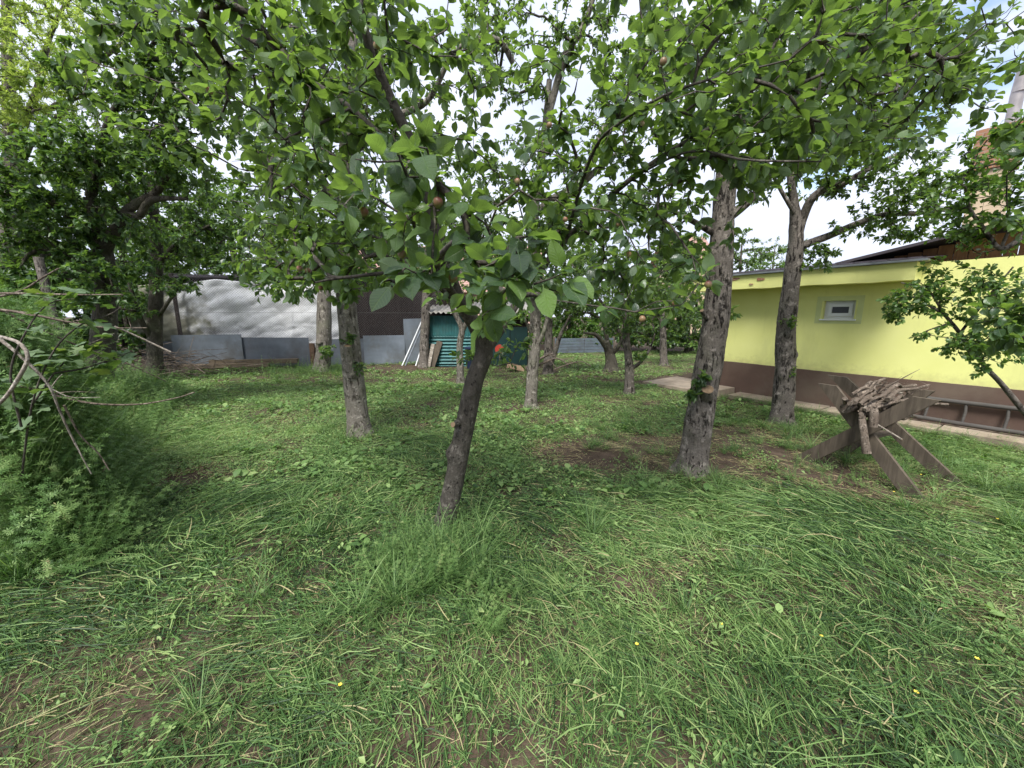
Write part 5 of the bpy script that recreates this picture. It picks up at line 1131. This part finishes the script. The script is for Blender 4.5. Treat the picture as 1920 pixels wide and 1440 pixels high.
def vnoise(x, y, s, seed):
    q = np.random.RandomState(seed).uniform(0, 6.28, 12); f = np.random.RandomState(seed + 1).normal(0, 1, (6, 2)) * s
    return sum(np.sin(f[k_, 0] * x + f[k_, 1] * y + q[k_]) for k_ in range(6)) / 2.4
SOIL = [(gr(1175, 848), 1.15, .65, 1.6), (gr(1420, 822), 1.15, .6, 1.3), (gr(1600, 895), 1.0, .65, 1.5), (gr(1295, 862), .7, .5, 1.4), (gr(1510, 855), .7, .5, 1.4), (gr(770, 800), .55, .4, .8), (gr(1040, 790), .6, .35, .7), (gr(995, 765), .5, .5, .7), (gr(345, 895), .5, .35, .8),
        (gr(900, 745), .8, .5, .6), (gr(770, 690), 2.2, .7, 1.2), (gr(1200, 755), .8, .5, .6), (gr(950, 925), .3, .2, .5), (gr(1290, 760), .6, .4, .6), (gr(440, 975), .3, .12, .55), (gr(560, 885), .3, .2, .4), (gr(1240, 1060), .2, .15, .6), (gr(640, 1200), .1, .06, .45), (gr(1300, 1240), .1, .06, .6), (gr(230, 1300), .12, .06, .5), (gr(910, 1010), .3, .15, .6), (gr(1860, 1160), .4, .12, .7)]
def soil(x, y):
    s = np.zeros_like(x)
    for c, a, b, k_ in SOIL: s = np.maximum(s, k_ * np.exp(-(((x - c[0]) / a) ** 2 + ((y - c[1]) / b) ** 2) * 1.1))
    s = np.clip((s - .22) * 1.9, 0, 1.2)
    return (s + .10 * vnoise(x, y, 2.6, 5) + .08 * vnoise(x, y, 7, 9) - .05) * np.clip(.45 + .55 * (y - 1.3) / 1.2, .2, 1)
def allowed(x, y):
    d = np.stack([x - HC[0], y - HC[1]], 1); hy = -(d @ HN[:2]); hx = d @ HU[:2]
    ok = ~((hy > -.5) & (hx > .3)) & ~((hy > -.72) & (hx > -1.8))
    ok &= (np.stack([x - FA[0], y - FA[1]], 1) @ fn[:2] > -.05) | (x > -2.6)
    ok &= ~((x > -2.6) & (x < .6) & (y > 12.1))
    return ok & (y < 17)
def pts(n, ymin, ymax, seed, mul=1.):
    """random ground points in the view fan with a metre of margin, even per square metre"""
    rs = np.random.RandomState(seed); out = []
    A_ = (ymax ** 2 - ymin ** 2) * 1.36 + 2.4 * (ymax - ymin); N = int(n * A_)
    y = np.sqrt(rs.uniform(ymin ** 2, ymax ** 2, N)) if ymin > 0 else rs.uniform(ymin, ymax, N)
    x = rs.uniform(-1, 1, N) * (1.36 * y + 1.2)
    k_ = allowed(x, y); return x[k_], y[k_], np.random.RandomState(seed + 1)
def lay(x, y, rs, lift=0., ang=None, tilt=.1, s=(.8, 1.2)):
    z = hgt(x, y) + lift; a = rs.uniform(0, 6.28, len(x)) if ang is None else ang
    return np.stack([x, y, z], 1), np.stack([rs.normal(0, tilt, len(x)), rs.normal(0, tilt, len(x)), a], 1), rs.uniform(*s, len(x))
def flow(x, y, rs): return .9 * vnoise(x, y, .9, 31) + .5 * vnoise(x, y, 2.4, 33) - .25 * x / (1 + .2 * y) * .6 + rs.normal(0, .6, len(x)) - .1
def cat(L_): return [np.concatenate([q[k_] for q in L_]) for k_ in range(3)]
bands = [(.35, 1.8), (1.8, 3.2), (3.2, 5.5), (5.5, 9), (9, 17)]
def multi(dens, seed, accept, ang=True, lift=0., tilt=.1, s=(.8, 1.2)):
    out = []
    for bi, ((a, b), d) in enumerate(zip(bands, dens)):
        if d <= 0: continue
        x, y, rs = pts(d, a, b, seed + bi * 7); k_ = rs.uniform(0, 1, len(x)) < accept(x, y); x, y = x[k_], y[k_]
        out.append(lay(x, y, rs, lift, flow(x, y, rs) if ang else None, tilt, s))
    return cat(out)
green = lambda x, y: np.clip(1.25 - 1.5 * np.clip(soil(x, y), 0, 1), 0.02, 1)
longg = lambda x, y: np.clip(1.1 - 1.7 * np.clip(soil(x, y), 0, 1), 0, 1) * np.clip(.7 + .5 * vnoise(x, y, 1.9, 12), .12, 1) * np.where(y > 5.2, np.clip(.25 + np.where(x < -1.5, .5, 0) + (x > 2.5) * .2, 0, 1), 1)
def blade_mass(name, label, dens, seed, accept, per, L_, w, up, bend, tint, ang, spread=.07, seg=(3, 3, 2, 2, 1), tip=.15):
    """one mass of separate blades, grown in small bunches that share a direction and a shade"""
    mb = MB()
    for bi, ((a, b), dn) in enumerate(zip(bands, dens)):
        if dn <= 0: continue
        x, y, rs = pts(dn / per, a, b, seed + bi * 7); k_ = rs.uniform(0, 1, len(x)) < accept(x, y); x, y = x[k_], y[k_]
        N = len(x); cnt = rs.poisson(per, N); ci = np.repeat(np.arange(N), cnt); n = len(ci)
        far = 1 + .25 * bi
        cl = rs.normal(0, 1, N); ca = ang(x, y, rs)
        bx, by = x[ci] + rs.normal(0, spread, n), y[ci] + rs.normal(0, spread, n)
        al = ca[ci] + rs.normal(0, .33, n)
        Lb = rs.uniform(*L_, n) * np.exp(.18 * cl[ci]); wb = rs.uniform(*w, n) * far
        tn = np.clip(tint[0] + tint[1] * (.55 * cl[ci] + .8 * rs.normal(0, 1, n)) + .13 * vnoise(bx, by, 1.1, 71) + .08 * vnoise(bx, by, 3.2, 73) + .05 * np.clip((by - 3) / 3, 0, 1), .02, .84)
        dry = rs.uniform(0, 1, n) < (.05 + .16 * np.clip(soil(bx, by), 0, 1)); tn = np.where(dry | (tint[0] > .9), rs.uniform(.84, 1, n), tn)
        sg = seg[bi]; t = np.linspace(0, 1, sg + 1)[None]
        ub, bb = rs.uniform(*up, n)[:, None], rs.uniform(*bend, n)[:, None]
        curl = rs.normal(0, .5, n)[:, None]
        aa = al[:, None] + curl * t
        PX = bx[:, None] + np.sin(aa) * Lb[:, None] * t; PY = by[:, None] + np.cos(aa) * Lb[:, None] * t
        PZ = hgt(PX, PY) + ((.05 * np.clip(vnoise(bx, by, 1.9, 12), 0, 1) * rs.uniform(0, 1, n))[:, None] if ang is flow else 0) + np.maximum(.003 + rs.uniform(0, .012, n)[:, None], rs.uniform(0, .03, n)[:, None] * (L_[1] > .12) + Lb[:, None] * (ub * t - bb * t * t))
        P = np.stack([PX, PY, PZ], -1); rl = rs.uniform(-1.1, 1.1, n)
        S = np.stack([np.cos(al) * np.cos(rl), -np.sin(al) * np.cos(rl), np.sin(rl)], 1)[:, None] * (wb[:, None] * (np.linspace(1, tip, sg + 1) if sg < 3 else np.array([.8, 1, .8, tip]))[None])[..., None] * .5
        V = np.stack([P - S, P + S], 2).reshape(n, -1, 3); nv = V.shape[1]
        F = np.stack([np.arange(sg) * 2, np.arange(sg) * 2 + 1, np.arange(sg) * 2 + 3, np.arange(sg) * 2 + 2], 1)
        mb.add(V.reshape(-1, 3), (F[None] + (np.arange(n) * nv)[:, None, None]).reshape(-1, 4), 0, True, np.repeat(tn, nv))
    return tag(mb.build(name, M['blade'], None), label, kind='stuff')
rnd = lambda x, y, rs: rs.uniform(0, 6.28, len(x))
blade_mass('mown_grass', 'long mown green grass blades lying matted over the orchard floor', (3900, 3300, 1700, 400, 70), 100, longg, 30, (.06, .23), (.0024, .0058), (.0, .26), (.05, .35), (.45, .26), flow, .085)
blade_mass('clippings', 'short loose light green clippings strewn over the mown ground', (900, 900, 650, 260, 60), 800, lambda x, y: np.clip(.95 - .92 * np.clip(soil(x, y), 0, 1), .03, 1), 10, (.015, .075), (.0024, .006), (0, .15), (0, .15), (.66, .12), lambda x, y, rs: rs.uniform(0, 6.28, len(x)), .12, (1, 1, 1, 1, 1), .5)
blade_mass('short_grass', 'short stubble of green grass between the mown swaths', (2600, 2200, 1500, 560, 140), 200, green, 24, (.025, .085), (.0024, .0052), (.25, 1.2), (.1, .6), (.5, .17), rnd, .06, (2, 2, 2, 1, 1))
blade_mass('grass_stalks', 'single long pale grass stalks lying on the mown grass', (40, 34, 18, 4, 0), 300, longg, 2, (.25, .55), (.0026, .0042), (.08, .3), (.1, .35), (.74, .05), flow, .1, (3, 3, 3, 2, 2))
blade_mass('dry_straw', 'dry tan straw and dead blades between the green grass', (500, 600, 420, 120, 25), 400, lambda x, y: np.clip(.3 + 1.0 * np.clip(soil(x, y), -.2, .7), .1, 1), 14, (.04, .17), (.002, .0036), (0, .12), (0, .15), (.95, .02), rnd, .07, (2, 2, 2, 1, 1))
scatter('clover', 'small round clover leaves among the grass', 'clover', 6, *multi((60, 45, 30, 16, 0), 500, lambda x, y: np.clip(.3 + .8 * vnoise(x, y, 2., 44), .0, 1) * green(x, y), False), 5)
scatter('broadleaf_weeds', 'pale broad-leaved weeds spread across the middle of the orchard', 'broad', 6, *multi((4, 6, 18, 28, 18), 600, lambda x, y: green(x, y) * np.clip(.5 + .6 * vnoise(x, y, 1.6, 55), .05, 1) * np.where(y > 3, 1, .6), False, s=(.7, 1.4)), 6)
scatter('leaf_scraps', 'light green leaf scraps and seedlings scattered over the soil', 'litter', 6, *multi((6, 14, 45, 48, 26), 700, lambda x, y: np.clip(1.0 - .88 * np.clip(soil(x, y), 0, 1), .08, 1) * np.where(y > 3.5, 1, .5), False), 7)
# upright tufts: at the feet of trunks, under the sawbuck and along the house
rs = np.random.RandomState(88); T_ = []
spots = [(b1[:2] + (.05, -.42), .24, 60), (np.array((-2.09, 5.0)), .35, 14), (np.array((1.9, 3.75)), .35, 8), (gr(1440, 800)[:2], .4, 14), (np.array((-5.4, 10.8)), .7, 40), (gr(1180, 960)[:2], .5, 12), (gr(1100, 810)[:2], .5, 14), (gr(1850, 930)[:2], .8, 40), (gr(560, 1000)[:2], .4, 10), (gr(1650, 860)[:2], .5, 20)]
for c, r_, n in spots: q = c + rs.normal(0, r_, (n, 2)); T_.append(lay(q[:, 0], q[:, 1], rs, 0, None, .1, (.5, 1.1)))
x = HC[0] + HU[0] * np.linspace(.4, 6, 90) + HN[0] * .58 + rs.normal(0, .04, 90); y = HC[1] + HU[1] * np.linspace(.4, 6, 90) + HN[1] * .58 + rs.normal(0, .04, 90); T_.append(lay(x, y, rs, 0, None, .1, (.4, .8)))
y = rs.uniform(2., 6, 260); x = np.interp(y, (1.4, 2.1, 2.6, 4.1, 7.7), (-2.4, -2.95, -3.15, -4.7, -7.1)) - np.abs(rs.normal(0, .35, 260)) + .12; x, y = x[:120] - .1, y[:120]; T_.append(lay(x, y, rs, 0, None, .15, (.9, 1.7)))
x, y, r2 = pts(3.2, .4, 8, 901); T_.append(lay(x, y, r2, 0, None, .1, (.35, .8)))
scatter('grass_tufts', 'upright tufts of longer grass at trunk feet and along the wall', 'tuft', 6, *cat(T_), 8)
# weed bank of cleavers on the left, patch at the foot of the leaning tree, weeds under the sawbuck
rs = np.random.RandomState(77); P_, R_, S_ = [], [], []
for _ in range(3600):
    y = rs.uniform(2.2, 4.) if rs.uniform() < .75 else rs.uniform(4, 8.); edge = np.interp(y, (1.4, 2.1, 2.6, 4.1, 7.7, 9), (-2.3, -2.8, -3.0, -4.5, -6.9, -8.)); w = rs.uniform(-.1, 1.) * (1.2 if y < 4 else 2.4); x = edge - max(w, -.12)
    topz = np.clip(.14 + (4.6 if y < 3.6 else 2.) * max(w, 0) + .1 * math.sin(3 * y), .05, np.interp(y, (1.4, 3., 4.5, 8), (1.75, 1.8, .9, .5))); z = topz * rs.uniform(.2, 1) ** .6 - .3
    P_.append((x, y, max(z, 0) + float(hgt(x, y)))); R_.append((rs.normal(.0, .35), rs.normal(.25, .35), rs.uniform(0, 6.28))); S_.append(rs.uniform(.6, 1.15))
for c, r_, n, sc_ in ((b1[:2] + (.05, -.45), .26, 60, .6), (np.array((-2.2, 4.8)), .3, 16, .6), (np.array((-5.5, 10.6)), .6, 50, 1.1), (gr(1600, 890)[:2], .35, 34, .5), (gr(1750, 840)[:2], .5, 60, .5), (gr(1870, 900)[:2], .5, 60, .5), (gr(1300, 900)[:2], .2, 10, .5)):
    for _ in range(n): q = c + rs.normal(0, r_, 2); P_.append((q[0], q[1], float(hgt(*q)))); R_.append((rs.normal(0, .25), rs.normal(0, .25), rs.uniform(0, 6.28))); S_.append(sc_ * rs.uniform(.5, 1.1))
scatter('cleavers', 'bright green whorled cleavers weeds banked up on the left and round the trunk', 'cleaver', 7, P_, R_, S_, 9)
# yellow buttercups
def flower(label, px, py, h_):
    p = gr(px, py, .0); p = gr(px, py, h_); b_ = np.array((p[0], p[1], 0.)); o = thing('buttercup', label, 'flower', b_, 'yellow flowers in the grass'); m = MB(); m.tube([(0, 0, 0), (.01, 0, h_ * .5), (0, 0, h_)], .0012, 4, 0, tint=.6); m.build('stem', M['blade'], o)
    m = MB()
    for q in range(5):
        a = q * 1.2566; d = np.array((math.sin(a), math.cos(a), .45)); s = np.array((math.cos(a), -math.sin(a), 0)); l_ = .0085; m.add([(0, 0, h_), d * l_ * .7 + s * l_ * .5 + (0, 0, h_), d * l_ * 1.1 + (0, 0, h_), d * l_ * .7 - s * l_ * .5 + (0, 0, h_)], np.array([[0, 1, 2, 3]]))
    m.build('petals', M['yellow_flower'], o)
for px, py, lb in ((638, 1284, 'yellow flower low in the grass in front of the leaning tree'), (1727, 890, 'yellow flower beside the foot of the sawbuck leg'), (1676, 922, 'yellow flower on the dark soil under the sawbuck'), (1870, 973, 'yellow flower alone in the grass at the right edge'), (1540, 1193, 'lone yellow flower in the grass far below the sawbuck'), (1718, 1298, 'yellow flower near the lower right of the lawn'), (1352, 1170, 'yellow flower in the grass below the stout cracked trunk'), (1832, 1235, 'large pale yellow flower in the swath at the right edge'), (1194, 408 + 800, 'tiny yellow flower right of centre in the foreground grass')): flower(lb, px, py, .07)
